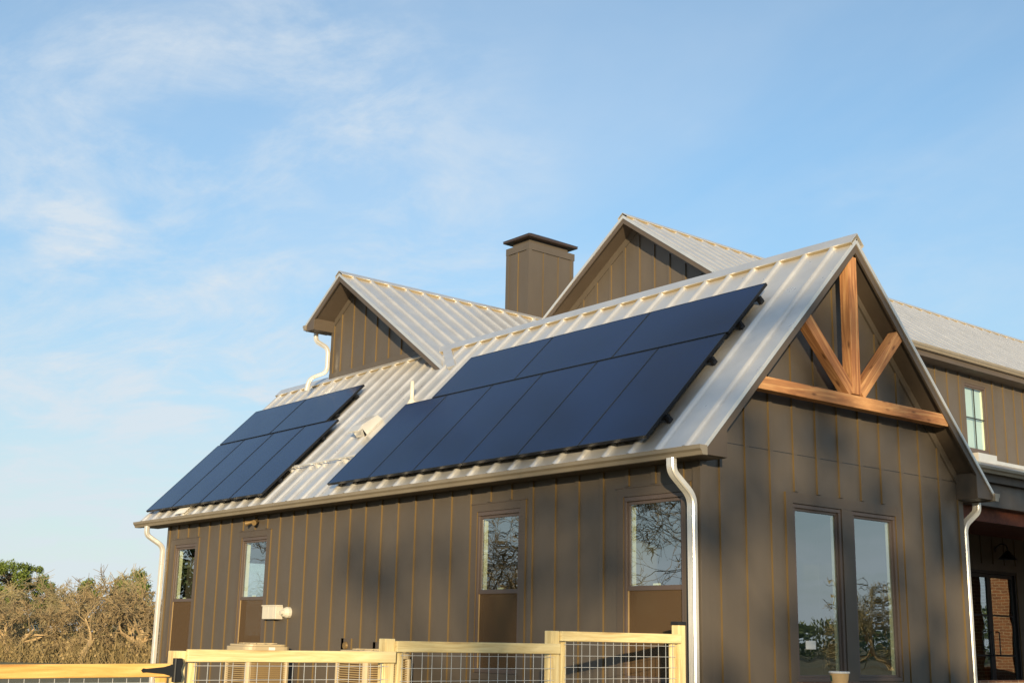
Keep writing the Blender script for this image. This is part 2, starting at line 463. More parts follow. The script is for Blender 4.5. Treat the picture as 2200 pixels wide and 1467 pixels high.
for x0, x1 in ((XO-0.034, XO-0.004), (XF+0.004, XF+0.029)):
    for sgn in (1, -1):
        yy = lambda y: y if sgn == 1 else 2*YR-y
        b.prism([(x0, yy(-YO+0.005), ZE-0.03), (x0, yy(YR), ZR-0.035), (x0, yy(YR), ZR-0.175), (x0, yy(0.09), ZE+(0.09+YO)*math.tan(SL)-0.172), (x0, yy(0.09), SOF+0.005), (x0, yy(-YO+0.005), SOF+0.005)], (x1-x0, 0, 0))
build_each(b, "rake_board", m_trim, house, bevel=0.003)
b = MB()          # pale drip edge along the rakes
for x0 in (XO-0.003, XF-0.012):
    for sgn in (1, -1):
        yy = lambda y: y if sgn == 1 else 2*YR-y
        b.prism([(x0, yy(-YO-0.005), ZE-0.055), (x0, yy(YR), ZR-0.062), (x0, yy(YR), ZR+0.006), (x0, yy(-YO-0.005), ZE+0.006)], (0.016, 0, 0))
build_each(b, "rake_trim", m_roof, house)
b = MB()          # closed returns under the rakes
for x0, x1 in ((0.004, XO-0.036), (XF+0.03, LW-0.004)):
    for sgn in (1, -1):
        yy = lambda y: y if sgn == 1 else 2*YR-y
        b.prism([(x0, yy(-YO+0.012), SOF), (x0, yy(-YO+0.012), ZE-0.03), (x0, yy(0.088), ZE+0.24), (x0, yy(0.088), SOF)], (x1-x0, 0, 0))
build_each(b, "eave_return", m_trim, house)
b = MB()          # soffit boards along both eaves
b.box(LW, -0.003, -YO+0.03, 0.0, SOF, SOF+0.02); b.box(LW, -0.003, W5, W5+YO-0.03, SOF, SOF+0.02)
b.box(XF+0.03, XO-0.036, -YO+0.0, -YO+0.028, SOF-0.01, ZE-0.03)
b.box(XF+0.03, XO-0.036, W5+YO-0.028, W5+YO, SOF-0.01, ZE-0.03)
build_each(b, "soffit", m_soffit, house)
def ridge_cap(p0, p1, across, sl, w=0.19, lift=0.047, name="ridge_cap", parent=None):
    p0, p1, a = Vector(p0), Vector(p1), Vector(across).normalized()
    up = Vector((0, 0, 1)); b = MB(); d = p1-p0
    for s in (1, -1):
        dn = a*s*math.cos(sl)-up*math.sin(sl); n = a*s*math.sin(sl)+up*math.cos(sl)
        top = p0+up*(lift/math.cos(sl)); e = top+dn*w
        b.prism([top, e, e-n*(lift-0.001), e-n*(lift-0.001)-dn*0.006, e-n*0.008-dn*0.006, top-up*0.010], d)
        q = e-n*(lift-0.001)-dn*0.0
        b.prism([e-n*0.012+dn*0.0015, q+dn*0.0015, q, e-n*0.012], d, 1)
    ob = b.build(name, [m_roof, m_closure], parent)
    return ob
ridge_cap((XF-0.005, YR, ZR), (XO+0.03, YR, ZR), (0, 1, 0), SL, parent=roof)

# ---- walls -------------------------------------------------------
def wall(name, plane, c, thick, u0, u1, z0, z1, holes, parent, extra=None):
    """a wall sheet in plane 'y' or 'x' at c (outside face), thick goes inside; rectangular holes"""
    us = sorted({u0, u1, *[h[0] for h in holes], *[h[1] for h in holes]})
    zs = sorted({z0, z1, *[h[2] for h in holes], *[h[3] for h in holes]})
    b = MB()
    for i in range(len(us)-1):
        for j in range(len(zs)-1):
            um, zm = (us[i]+us[i+1])/2, (zs[j]+zs[j+1])/2
            if any(h[0] < um < h[1] and h[2] < zm < h[3] for h in holes): continue
            if plane == 'y': b.box(us[i], us[i+1], c, c+thick, zs[j], zs[j+1])
            else: b.box(c-thick, c, us[i], us[i+1], zs[j], zs[j+1])
    return b
def batten_y(b, x, y, z0, z1, w=0.062, d=0.024):
    """batten on a wall facing -Y; amber edges (index 1)"""
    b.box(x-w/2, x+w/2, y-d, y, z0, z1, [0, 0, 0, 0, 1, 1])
def batten_x(b, y, x, z0, z1, w=0.062, d=0.021):
    b.box(x, x+d, y-w/2, y+w/2, z0, z1, [0, 0, 1, 1, 0, 0])

# long front wall
WINS = [(-1.114, -0.222, 0.97, 2.93, 1.943), (-3.735, -2.885, 0.97, 2.93, 1.943), (-9.98, -9.125, 0.97, 2.90, 1.93), (-12.492, -11.65, 0.95, 2.89, 1.926)]
holes = [(w[0], w[1], w[2], w[3]) for w in WINS]
b = wall("wall", 'y', 0.0, 0.14, LW, 0.0, 0.0, 3.30, holes, house)
k = -26
for k in range(-30, 8):
    x = -2.687+k*PITCH
    if not (LW+0.08 < x < -0.11): continue
    spans = [(0.12, SOF)]
    for w in WINS:
        if w[0]-0.11 < x < w[1]+0.11: spans = [(w[3]+0.115, SOF), (0.12, w[2]-0.12)]
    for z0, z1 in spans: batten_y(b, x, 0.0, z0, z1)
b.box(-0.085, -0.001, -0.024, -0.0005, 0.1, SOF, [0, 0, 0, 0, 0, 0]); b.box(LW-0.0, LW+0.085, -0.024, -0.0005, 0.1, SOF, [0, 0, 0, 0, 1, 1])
for x in (-1.9, -2.29, -1.49):          # open sheet joints between battens
    b.box(x-0.003, x+0.003, -0.0015, 0.0, 0.12, SOF, 2)
b.build("wall", [m_wall, m_edge, m_black], house)

# near gable wall
GW = [(1.508, 2.405, 0.985, 2.915), (2.612, 3.496, 0.985, 2.915)]
b = wall("wall", 'x', 0.0, 0.139, 0.1405, W5-0.1405, 0.0, 3.47, GW, house)
b.box(-0.139, 0.0, 0.0, 0.14, 3.301, 3.47); b.box(-0.139, 0.0, W5-0.14, W5, 3.301, 3.47)
def ztop(y): return ZE + (min(y, W5-y)+YO)*math.tan(SL) - 0.14
b.prism([(-0.14, 0.0, 3.478), (-0.14, W5, 3.478), (-0.14, YR, ztop(YR))], (0.138, 0, 0))
b.box(-0.012, 0.002, 0.09, W5-0.09, 3.4705, 3.4775, 2)          # flashing line
for i in range(11):
    y = 0.322+0.421*i
    zt = ztop(y)-0.02
    cut = any(w[0]-0.14 < y < w[1]+0.14 for w in GW)
    batten_x(b, y, 0.0, (3.05 if cut else 0.12), 3.464)
    batten_x(b, y, -0.002, 3.466, zt)
    if cut: batten_x(b, y, 0.0, 0.12, 0.84)
b.box(0.0005, 0.024, -0.024, 0.085, 0.1, SOF, [0, 0, 0, 1, 0, 0]); b.box(0.0005, 0.024, W5-0.085, W5+0.022, 0.1, SOF, [0, 0, 1, 1, 0, 0])
for sgn in (1, -1):                      # frieze boards under the rake soffit
    yy = lambda y: y if sgn == 1 else W5-y
    b.prism([(0.0, yy(0.09), ztop(0.09)+0.02), (0.0, yy(YR), ztop(YR)+0.02), (0.0, yy(YR), ztop(YR)-0.12), (0.0, yy(0.09), ztop(0.09)-0.12)], (0.026, 0, 0))
b.build("wall", [m_wall, m_edge, m_black], house)
# back and far walls of the wing, inner floor and ceiling
b = wall("wall", 'y', W5-0.14, 0.14, LW, 0.0, 0.0, 3.30, [], house); b.build("wall", m_wall, house)
FARW = (1.25, 2.75, 0.95, 2.72)
b = wall("wall", 'x', LW+0.14, 0.14, 0.141, W5-0.141, 0.0, 3.30, [FARW], house)
b.prism([(LW, 0.0, 3.301), (LW, W5, 3.301), (LW, YR, ztop(YR))], (0.14, 0, 0)); b.build("wall", m_wall, house)
b = MB(); b.box(LW+0.15, -0.15, 0.15, W5-0.15, 0.0, 0.35); b.build("floor_slab", m_room, house)
b = MB(); b.box(LW+0.15, -0.15, 0.15, W5-0.15, 3.12, 3.2); b.build("ceiling", m_room, house)
b = MB()
for xi in (-2.2, -7.5, -8.1, -10.9): 
    if xi in (-2.2, -7.5): b.box(xi-0.06, xi+0.06, 0.15, W5-0.15, 0.36, 3.11)
build_each(b, "partition", m_room, house)

# ---- windows ------------------------------------------------------
def window_y(x0, x1, z0, z1, zm, parent, y=0.0):
    """double-hung window in a wall facing -Y, screen over the lower sash"""
    f = MB()
    t = 0.052
    f.box(x0+0.002, x1-0.002, y-0.012, y+0.075, z1-t, z1-0.002); f.box(x0+0.002, x1-0.002, y-0.012, y+0.075, z0+0.002, z0+t)
    f.box(x0+0.002, x0+t*0.8, y-0.012, y+0.075, z0+t, z1-t); f.box(x1-t*0.8, x1-0.002, y-0.012, y+0.075, z0+t, z1-t)
    fr = f.build("window", m_winframe, parent, bevel=0.004)
    s = MB()          # upper sash
    a0, a1 = x0+t*0.8, x1-t*0.8; q = 0.036
    s.box(a0, a1, y+0.012, y+0.05, z1-t-q, z1-t); s.box(a0, a1, y+0.004, y+0.05, zm-0.03, zm+0.022)
    s.box(a0, a0+q*0.8, y+0.012, y+0.05, zm+0.022, z1-t-q); s.box(a1-q*0.8, a1, y+0.012, y+0.05, zm+0.022, z1-t-q)
    s.build("sash", m_winframe, fr, bevel=0.003)
    p = MB(); p.box(a0+q*0.8, a1-q*0.8, y+0.026, y+0.031, zm+0.022, z1-t-q, [1, 1, 0, 1, 1, 1]); p.build("pane", [m_glass, m_clear], fr)
    s = MB()          # lower sash
    s.box(a0, a1, y+0.056, y+0.09, z0+t, z0+t+0.05)
    s.box(a0, a0+q, y+0.056, y+0.09, z0+t+0.05, zm-0.02); s.box(a1-q, a1, y+0.056, y+0.09, z0+t+0.05, zm-0.02)
    s.build("sash", m_winframe, fr, bevel=0.003)
    p = MB(); p.box(a0+q, a1-q, y+0.07, y+0.075, z0+t+0.05, zm-0.02, [1, 1, 0, 1, 1, 1]); p.build("pane", [m_glass, m_clear], fr)
    p = MB(); p.box(a0+0.002, a1-0.002, y+0.018, y+0.02, z0+t, zm-0.031); p.build("insect_screen", m_screen, fr)
    p = MB(); p.box(a0+0.001, a0+0.013, y+0.006, y+0.0175, z0+t, zm-0.031); p.build("screen_edge", m_acpost, fr)
    j = MB()          # pale inner jambs
    j.box(x0+t*0.8+0.001, x0+t*0.8+0.012, y+0.0505, y+0.125, zm+0.023, z1-t); j.box(x0+0.004, x0+0.02, y+0.092, y+0.138, z0, zm+0.02); j.box(x1-0.02, x1-0.004, y+0.092, y+0.24, z0, z1)
    j.box(x0+0.06, x1-0.02, y+0.092, y+0.24, z1-0.018, z1); j.box(x0+0.02, x1-0.02, y+0.092, y+0.24, z0, z0+0.018)
    j.box((x0+x1)/2-0.05, (x0+x1)/2+0.05, y+0.034, y+0.048, zm+0.024, zm+0.044)
    j.build("jamb", m_jamb, fr)
    c = MB(); e = 0.1
    c.box(x0-e, x0+0.001, y-0.022, y, z0-0.08, z1+0.095, [0, 0, 0, 0, 1, 1]); c.box(x1-0.001, x1+e, y-0.022, y, z0-0.08, z1+0.095, [0, 0, 0, 0, 1, 1])
    c.box(x0+0.002, x1-0.002, y-0.022, y, z1, z1+0.094); c.box(x0+0.002, x1-0.002, y-0.03, y, z0-0.08, z0)
    c.box(x0-e-0.01, x1+e+0.01, y-0.03, y-0.0, z1+0.095, z1+0.108)
    c.build("casing", [m_trim, m_edge], fr)
    return fr
for w in WINS: window_y(*w, house)

def window_x(y0, y1, z0, z1, x, parent, muntins=None, case=True):
    f = MB(); t = 0.045
    f.box(x-0.075, x+0.012, y0+0.002, y1-0.002, z1-t, z1-0.002); f.box(x-0.075, x+0.012, y0+0.002, y1-0.002, z0+0.002, z0+t)
    f.box(x-0.075, x+0.012, y0+0.002, y0+t, z0+t, z1-t); f.box(x-0.075, x+0.012, y1-t, y1-0.002, z0+t, z1-t)
    fr = f.build("window", m_winframe, parent, bevel=0.004)
    s = MB(); q = 0.028; a0, a1, c0, c1 = y0+t, y1-t, z0+t, z1-t
    s.box(x-0.055, x-0.012, a0, a1, c1-q, c1); s.box(x-0.055, x-0.012, a0, a1, c0, c0+q)
    s.box(x-0.055, x-0.012, a0, a0+q, c0+q, c1-q); s.box(x-0.038, x-0.012, a1-q, a1, c0+q, c1-q)
    s.build("sash", m_winframe, fr, bevel=0.003)
    p = MB(); p.box(x-0.036, x-0.031, a0+q, a1-q, c0+q, c1-q, [1, 1, 1, 1, 1, 0]); p.build("pane", [m_glass, m_clear], fr)
    if muntins:
        mt = MB()
        for yy in muntins[0]: mt.box(x-0.030, x-0.012, yy-0.009, yy+0.009, c0+q, c1-q)
        for zz in muntins[1]: mt.box(x-0.029, x-0.013, a0+q, a1-q, zz-0.012, zz+0.012)
        mt.build("muntin", m_black, fr)
    j = MB()
    j.box(x-0.24, x-0.077, y0+0.004, y0+0.02, z0, z1); j.box(x-0.10, x-0.039, y1-t-0.012, y1-t-0.0005, c0, c1)
    j.box(x-0.24, x-0.077, y0+0.02, y1-0.02, z1-0.018, z1); j.box(x-0.24, x-0.077, y0+0.02, y1-0.02, z0, z0+0.018)
    j.build("jamb", m_jamb, fr)
    return fr
gw = [window_x(*w, 0.0, house) for w in GW]
b = MB()        # shared casing of the pair
b.box(0.0, 0.024, 1.385, 1.506, 0.86, 3.035, [0, 0, 1, 1, 0, 0]); b.box(0.0, 0.024, 3.498, 3.62, 0.86, 3.035, [0, 0, 1, 1, 0, 0])
b.box(0.0, 0.024, 2.407, 2.610, 0.86, 2.918); b.box(0.0, 0.0235, 1.507, 3.497, 2.919, 3.035); b.box(0.0, 0.03, 1.507, 3.497, 0.86, 0.983)
b.build("casing", [m_trim, m_edge], house)
b = MB(); b.box(-0.0285, -0.0265, 1.72, 1.90, 1.335, 1.425); b.build("paper_notice", m_white, gw[0])
f = MB()      # far end window of the wing, seen right through the house
y0, y1, z0, z1 = FARW
f.box(LW+0.03, LW+0.1, y0, y1, z1-0.05, z1); f.box(LW+0.03, LW+0.1, y0, y1, z0, z0+0.05); f.box(LW+0.03, LW+0.1, y0, y0+0.05, z0+0.05, z1-0.05); f.box(LW+0.03, LW+0.1, y1-0.05, y1, z0+0.05, z1-0.05)
fr = f.build("window", m_winframe, house)
p = MB(); p.box(LW+0.05, LW+0.055, y0+0.05, y1-0.05, z0+0.05, z1-0.05, [1, 1, 1, 1, 0, 1]); p.build("pane", [m_glass, m_clear], fr)

# ---- gable truss ---------------------------------------------------
truss = empty("gable_truss"); truss.parent = house
XT = 0.225; D = 0.135
def cedar(name, p0, p1, h, side, x=XT, d=D):
    return beam(name, (x, *p0), (x, *p1), d, h, m_cedar, truss, side=side, bevel=0.007)
cedar("tie_beam", (0.64, 4.135), (W5-0.66, 4.17), 0.150, (0, 0, 1))
cedar("king_post", (2.425, 4.238), (2.445, 5.93), 0.165, (0, 1, 0))
cedar("brace", (2.345, 4.262), (1.51, 5.046), 0.155, (0, 0.7, 0.7), XT-0.002, D-0.006)
cedar("brace", (2.53, 4.262), (3.37, 5.10), 0.150, (0, -0.7, 0.7), XT-0.002, D-0.006)

# ---- gutters and downspouts -----------------------------------------
GPROF = [(0.0, 0.0), (0.0, -0.10), (0.075, -0.10), (0.088, -0.062), (0.112, -0.040), (0.118, 0.0), (0.106, 0.0), (0.100, -0.034), (0.080, -0.056), (0.070, -0.090), (0.010, -0.090), (0.010, 0.0)]
def gutter(p0, p1, out, parent, up=(0, 0, 1), caps=True):
    p0, p1, A = Vector(p0), Vector(p1), Vector(out)
    b = MB(); b.profile(GPROF, [p0, p1], [(A, up), (A, up)])
    t = (p1-p0).normalized()
    if caps:
        for p, s in ((p0, -1), (p1, 1)):
            poly = [p+A*x+Vector(up)*y for x, y in GPROF[:6]]
            b.prism(poly, t*s*0.004)
    return b.build("gutter", m_gutter, parent)
gutter((XF-0.02, -YO+0.02, ZE+0.006), (XO+0.03, -YO+0.02, ZE+0.006), (0, -1, 0), house)
gutter((XF-0.02, W5+YO-0.02, ZE+0.006), (XO+0.03, W5+YO-0.02, ZE+0.006), (0, 1, 0), house)
def smooth_path(pts, r=0.09, n=5):
    pts = [Vector(p) for p in pts]; out = [pts[0]]
    for i in range(1, len(pts)-1):
        a, b_, c = pts[i-1], pts[i], pts[i+1]
        d1 = (a-b_).normalized(); d2 = (c-b_).normalized()
        rr = min(r, (a-b_).length*0.48, (c-b_).length*0.48)
        s, e = b_+d1*rr, b_+d2*rr
        for k in range(n+1):
            t = k/n; out.append(s*(1-t)**2+b_*2*t*(1-t)+e*t*t)
    out.append(pts[-1]); return out
def downspout(pts, wdir, parent, w=0.10, d=0.072, r=0.10):
    """ribbed rectangular pipe; wdir = direction of its wide face"""
    path = smooth_path(pts, r, 7); b = MB()
    h, q = w/2, d/2; e = 0.012
    prof = []
    for sx, sy in ((1, 1), (-1, 1), (-1, -1), (1, -1)):
        a = [(sx*h, sy*(q-e)), (sx*(h-e), sy*q)]
        if (sx, sy) in ((-1, 1), (1, -1)): a.reverse()
        prof += a
    # shallow flutes on the wide faces
    full = []
    for i, (x, y) in enumerate(prof):
        full.append((x, y)); x2, y2 = prof[(i+1) % len(prof)]
        if abs(y-y2) < 1e-6 and abs(abs(y)-q) < 1e-6:
            for t in (0.2, 0.3, 0.45, 0.55, 0.7, 0.8):
                deep = 0.0 if int(round(t*20)) in (4, 9, 14) else 0.0
                full.append((x+(x2-x)*t, y*(0.9 if t in (0.3, 0.55, 0.8) else 1.0)))
    fr = []
    Wd = Vector(wdir).normalized()
    for i, p in enumerate(path):
        t = ((path[i+1]-p) if i == 0 else (p-path[i-1]) if i == len(path)-1 else (path[i+1]-path[i-1])).normalized()
        B = t.cross(Wd).normalized(); A = B.cross(t).normalized(); fr.append((A, B))
    b.profile(full, path, fr)
    # straps
    return b.build("downspout", m_spout, parent)
downspout([(-0.095, -0.33, ZE-0.09), (-0.095, -0.33, 3.10), (-0.052, -0.07, 2.86), (-0.052, -0.07, 0.1)], (1, 0, 0), house)
downspout([(-13.05, -0.33, ZE-0.09), (-13.05, -0.33, 3.08), (-12.905, -0.06, 2.88), (-12.905, -0.06, 0.1)], (1, 0, 0), house)
downspout([(0.03, W5+0.34, ZE-0.09), (0.03, W5+0.34, 3.12), (-0.03, W5+0.085, 2.92), (-0.03, W5+0.085, 0.1)], (1, 0, 0), house)

# ---- small cross gable (dormer wing) --------------------------------
DX, DZ, DS = -10.70, 7.99, math.atan(0.69)
DY0, DY1, DWY = 2.0, 7.4, 2.46
DXL, DXR = -11.84, -7.10
dl = (DX-DXL)/math.cos(DS); dr = (DXR-DX)/math.cos(DS)
droof = slope((DXR, DY0, DZ-(DXR-DX)*0.69), (0, 1, 0), (-math.cos(DS), 0, math.sin(DS)), DY1-DY0, dr, [0.24+i*PITCH for i in range(14)], "roof", house)
slope((DXL, DY0, DZ-(DX-DXL)*0.69), (0, 1, 0), (math.cos(DS), 0, math.sin(DS)), DY1-DY0, dl, [0.24+i*PITCH for i in range(14)], "roof", house)
ridge_cap((DX, DY0-0.02, DZ), (DX, DY1, DZ), (1, 0, 0), DS, w=0.16, parent=droof)
zd = lambda x: DZ-abs(x-DX)*0.69
b = MB()
b.prism([(DXL+0.015, DY0+0.03, zd(DXL)-0.024), (DX, DY0+0.03, DZ-0.024), (DX, DY0+0.03, DZ-0.115), (DXL+0.015, DY0+0.03, zd(DXL)-0.115)], (0, DY1-DY0-0.03, 0))
b.prism([(DXR-0.015, DY0+0.03, zd(DXR)-0.024), (DX, DY0+0.03, DZ-0.024), (DX, DY0+0.03, DZ-0.115), (DXR-0.015, DY0+0.03, zd(DXR)-0.115)], (0, DY1-DY0-0.03, 0))
build_each(b, "roof_deck", m_soffit, house)
b = MB()
b.prism([(DXL+0.005, DY0+0.002, zd(DXL)-0.03), (DX, DY0+0.002, DZ-0.03), (DX, DY0+0.002, DZ-0.15), (DXL+0.30, DY0+0.002, zd(DXL+0.30)-0.15), (DXL+0.30, DY0+0.002, zd(DXL)-0.14), (DXL+0.005, DY0+0.002, zd(DXL)-0.14)], (0, 0.027, 0))
b.prism([(DXR+0.0, DY0+0.002, zd(DXR)-0.03), (DX, DY0+0.002, DZ-0.03), (DX, DY0+0.002, DZ-0.15), (DXR-0.05, DY0+0.002, zd(DXR-0.05)-0.15)], (0, 0.027, 0))
build_each(b, "rake_board", m_trim, house, bevel=0.003)
b = MB()
b.prism([(DXL-0.005, DY0-0.01, zd(DXL)-0.045), (DX, DY0-0.01, DZ-0.05), (DX, DY0-0.01, DZ+0.008), (DXL-0.005, DY0-0.01, zd(DXL)+0.008)], (0, 0.014, 0))
b.prism([(DXR+0.01, DY0-0.01, zd(DXR)-0.06), (DX, DY0-0.01, DZ-0.05), (DX, DY0-0.01, DZ+0.008), (DXR+0.01, DY0-0.01, zd(DXR)+0.008)], (0, 0.014, 0))
build_each(b, "rake_trim", m_roof, house)
b = MB(); zs = zd(DXL)-0.14
b.prism([(DXL+0.02, DY0+0.03, zs), (DXL+0.02, DY0+0.03, zs+0.1), (DXL+0.30, DY0+0.03, zs+0.22), (DXL+0.30, DY0+0.03, zs)], (0, DWY-DY0-0.034, 0))
build_each(b, "eave_return", m_trim, house)
DWL = -11.58
b = MB()
zdw = lambda x: zd(x)-0.112
b.prism([(DWL, DWY, 5.6), (DWL, DWY, zdw(DWL)), (DX, DWY, zdw(DX)), (-8.0, DWY, zdw(-8.0)), (-8.0, DWY, 5.6)], (0, 0.13, 0))
b.box(DWL, DWL+0.12, DWY+0.131, 7.19, 4.0, zdw(DWL))
for i in range(10):
    x = DWL+0.31+i*PITCH
    if x < -8.3: batten_y(b, x, DWY, 5.9, zdw(x)-0.08)
b.box(DWL-0.02, DWL+0.075, DWY-0.024, DWY, 5.9, zdw(DWL)-0.0, [0, 0, 0, 0, 1, 1])
b.prism([(DWL+0.08, DWY-0.026, zdw(DWL+0.08)), (DX, DWY-0.026, zdw(DX)), (DX, DWY-0.026, zdw(DX)-0.13), (DWL+0.08, DWY-0.026, zdw(DWL+0.08)-0.13)], (0, 0.026, 0))
b.box(DWL-0.02, -8.45, DWY-0.030, DWY, 6.1, 6.25, 0)
b.build("wall", [m_wall, m_edge], house)
gutter((DXL+0.02, DY0-0.01, zd(DXL)-0.01), (DXL+0.02, DY1-0.2, zd(DXL)-0.01), (-1, 0, 0), house)
downspout([(DXL-0.02, 2.25, zd(DXL)-0.10), (DXL-0.02, 2.25, 6.93), (DWL+0.02, 2.36, 6.74), (DWL+0.02, 2.36, 6.28), (DWL-0.14, 2.08, 6.14), (DWL-0.18, 2.05, 5.90)], (1, 0, 0), house, w=0.085, d=0.07, r=0.11)
b = MB()       # folded flashing where the rake meets the big slope
p = [rp(-7.86, 3.84, 0.05), rp(-7.62, 3.84, 0.05), rp(-6.86, 3.16, 0.05), rp(-7.08, 3.16, 0.05)]
b.prism([tuple(q) for q in p], rp(0, 0, -0.045)-rp(0, 0, 0))
build_each(b, "flashing", m_roof, house)

# ---- tall main body ---------------------------------------------------
MX, MZ, MS = -8.05, 9.62, math.atan(0.70)
MY0, MY1, MWY = 6.85, 44.0, 7.25
MXL, MXR = -11.45, -4.65
mw = (MXR-MX)/math.cos(MS)
zm_ = lambda x: MZ-abs(x-MX)*0.70
mribs = [0.2+i*PITCH for i in range(90)]
mroof = slope((MXR, MY0, zm_(MXR)), (0, 1, 0), (-math.cos(MS), 0, math.sin(MS)), MY1-MY0, mw, mribs, "roof", house, rib_h=0.028)
slope((MXL, MY0, zm_(MXL)), (0, 1, 0), (math.cos(MS), 0, math.sin(MS)), MY1-MY0, mw, mribs, "roof", house, rib_h=0.028)
ridge_cap((MX, MY0-0.02, MZ), (MX, MY1, MZ), (1, 0, 0), MS, w=0.17, parent=mroof)
b = MB()
for sx, xe in ((-1, MXL+0.015), (1, MXR-0.015)):
    b.prism([(xe, MY0+0.03, zm_(xe)-0.024), (MX, MY0+0.03, MZ-0.024), (MX, MY0+0.03, MZ-0.125), (xe, MY0+0.03, zm_(xe)-0.125)], (0, MY1-MY0-0.03, 0))
build_each(b, "roof_deck", m_soffit, house)
b = MB(); c = MB()
for sx, xe in ((-1, MXL), (1, MXR)):
    b.prism([(xe, MY0+0.002, zm_(xe)-0.03), (MX, MY0+0.002, MZ-0.03), (MX, MY0+0.002, MZ-0.165), (xe, MY0+0.002, zm_(xe)-0.165)], (0, 0.027, 0))
    c.prism([(xe, MY0-0.01, zm_(xe)-0.06), (MX, MY0-0.01, MZ-0.06), (MX, MY0-0.01, MZ+0.008), (xe, MY0-0.01, zm_(xe)+0.008)], (0, 0.014, 0))
build_each(b, "rake_board", m_trim, house, bevel=0.003); build_each(c, "rake_trim", m_roof, house)
zmw = lambda x: zm_(x)-0.122
MWL, MWR = -11.05, -5.05
b = MB()
b.prism([(MWL, MWY, 3.0), (MWL, MWY, zmw(MWL)), (MX, MWY, zmw(MX)), (MWR, MWY, zmw(MWR)), (MWR, MWY, 3.0)], (0, 0.13, 0))
for i in range(-8, 9):
    x = MX+0.05+i*PITCH
    if MWL+0.1 < x < MWR-0.1: batten_y(b, x, MWY, 4.0, zmw(x)-0.06)
for s in (1, -1):
    b.prism([(MX, MWY-0.026, zmw(MX)), (MX, MWY-0.026, zmw(MX)-0.16), (MX+s*2.95, MWY-0.026, zmw(MX+s*2.95)-0.16), (MX+s*2.95, MWY-0.026, zmw(MX+s*2.95))], (0, 0.026, 0))
b.box(MWL, MWL+0.13, MWY+0.131, 40, 0, zmw(MWL))
b.build("wall", [m_wall, m_edge], house)
# its side wall above and behind the porch
UW = [(13.93, 14.80, 5.40, 6.83), (16.45, 17.32, 5.40, 6.83)]
DOOR = (13.45, 15.52, 0.30, 2.95)
b = wall("wall", 'x', MWR, 0.13, MWY+0.131, 40.0, 0.0, 7.05, [(w[0], w[1], w[2], w[3]) for w in UW]+[DOOR], house)
for i in range(70):
    y = 7.55+i*0.445
    if y > 38: break
    hit = any(w[0]-0.13 < y < w[1]+0.13 for w in UW)
    if hit: batten_x(b, y, MWR, 6.95, 7.04)
    else: batten_x(b, y, MWR, 4.9, 7.04)
    if not (DOOR[0]-0.16 < y < DOOR[1]+0.16): batten_x(b, y, MWR, 0.3, 4.5)
    else: batten_x(b, y, MWR, 3.09, 4.5)
b.build("wall", [m_wall, m_edge], house)
for w in UW:
    f = window_x(*w, MWR, house, ([(w[0]+w[1])/2], [(w[2]+w[3])/2]))
    c = MB(); e = 0.11
    c.box(MWR, MWR+0.022, w[0]-e, w[0]+0.001, w[2]-0.1, w[3]+0.11, [0, 0, 1, 1, 0, 0]); c.box(MWR, MWR+0.022, w[1]-0.001, w[1]+e, w[2]-0.1, w[3]+0.11, [0, 0, 1, 1, 0, 0])
    c.box(MWR, MWR+0.0215, w[0]+0.002, w[1]-0.002, w[3], w[3]+0.11); c.box(MWR, MWR+0.03, w[0]+0.002, w[1]-0.002, w[2]-0.1, w[2])
    c.build("casing", [m_trim, m_edge], f)
    c = MB(); c.box(MWR-0.10, MWR-0.09, w[0]+0.02, w[1]-0.02, w[2]+0.02, w[3]-0.02); c.build("roller_blind", m_blind, f)
    for o_ in f.children:
        if o_.name.startswith('pane'): o_.data.materials[0] = m_glass2
b = MB(); b.box(MWR+0.0, MXR-0.02, MY0+0.05, MY1-0.1, 7.03, 7.05); build_each(b, "soffit", m_soffit, house)
b = MB(); b.box(MXR-0.045, MXR-0.018, MY0+0.05, MY1-0.1, 7.02, 7.20); b.build("fascia", m_trim, house)
gutter((MXR-0.018, MY0-0.01, zm_(MXR)-0.005), (MXR-0.018, MY1, zm_(MXR)-0.005), (1, 0, 0), house)
b = MB(); b.box(MWR-4, MWR-0.14, 7.6, 30, 4.6, 4.75); b.box(MWR-4, MWR-0.14, 7.6, 30, 0.05, 0.3); b.box(MWR-4.1, MWR-4.0, 7.6, 30, 0.05, 7.0); build_each(b, "partition", m_room, house)

# ---- porch ---------------------------------------------------------
PX = -1.6
b = MB()
b.prism([(MWR+0.005, 4.6, 5.22), (PX+0.10, 4.6, 4.14), (PX+0.10, 4.6, 4.115), (MWR+0.005, 4.6, 5.19)], (0, 32, 0)); b.build("porch_roof", m_roof, house)
b = MB(); b.box(MWR+0.001, MWR+0.03, 14.0, 30, 5.20, 5.285); b.box(MWR+0.001, MWR+0.2, 14.02, 14.75, 5.16, 5.34); build_each(b, "flashing", m_roof, house)
gutter((PX+0.10, 5.4, 4.15), (PX+0.10, 36, 4.15), (1, 0, 0), house)
b = MB(); b.box(PX-0.02, PX+0.095, 5.4, 36, 3.93, 4.10); build_each(b, "soffit", m_soffit, house)
b = MB(); b.box(PX-0.16, PX, 5.4, 36, 3.56, 3.925); b.build("porch_beam", m_trim, house, bevel=0.004)
b = MB()
for i in range(27): b.box(PX-0.17-i*0.125, PX-0.17-i*0.125-0.121, 5.3, 36, 3.66+i*0.0, 3.69)
b.build("porch_ceiling", m_redwood, house)
b = MB(); b.box(PX-0.17, PX-0.24, 5.4, 36, 3.34, 3.66); b.build("inner_beam", m_redwood, house)
b = MB(); b.box(MWR+0.01, PX+0.2, 5.3, 36, 0.02, 0.30); b.build("porch_floor", m_greybox, house)
b = MB(); b.box(PX-0.14, PX-0.02, 17.5, 17.62, 0.3, 3.56); b.build("porch_post", m_cedar, house)
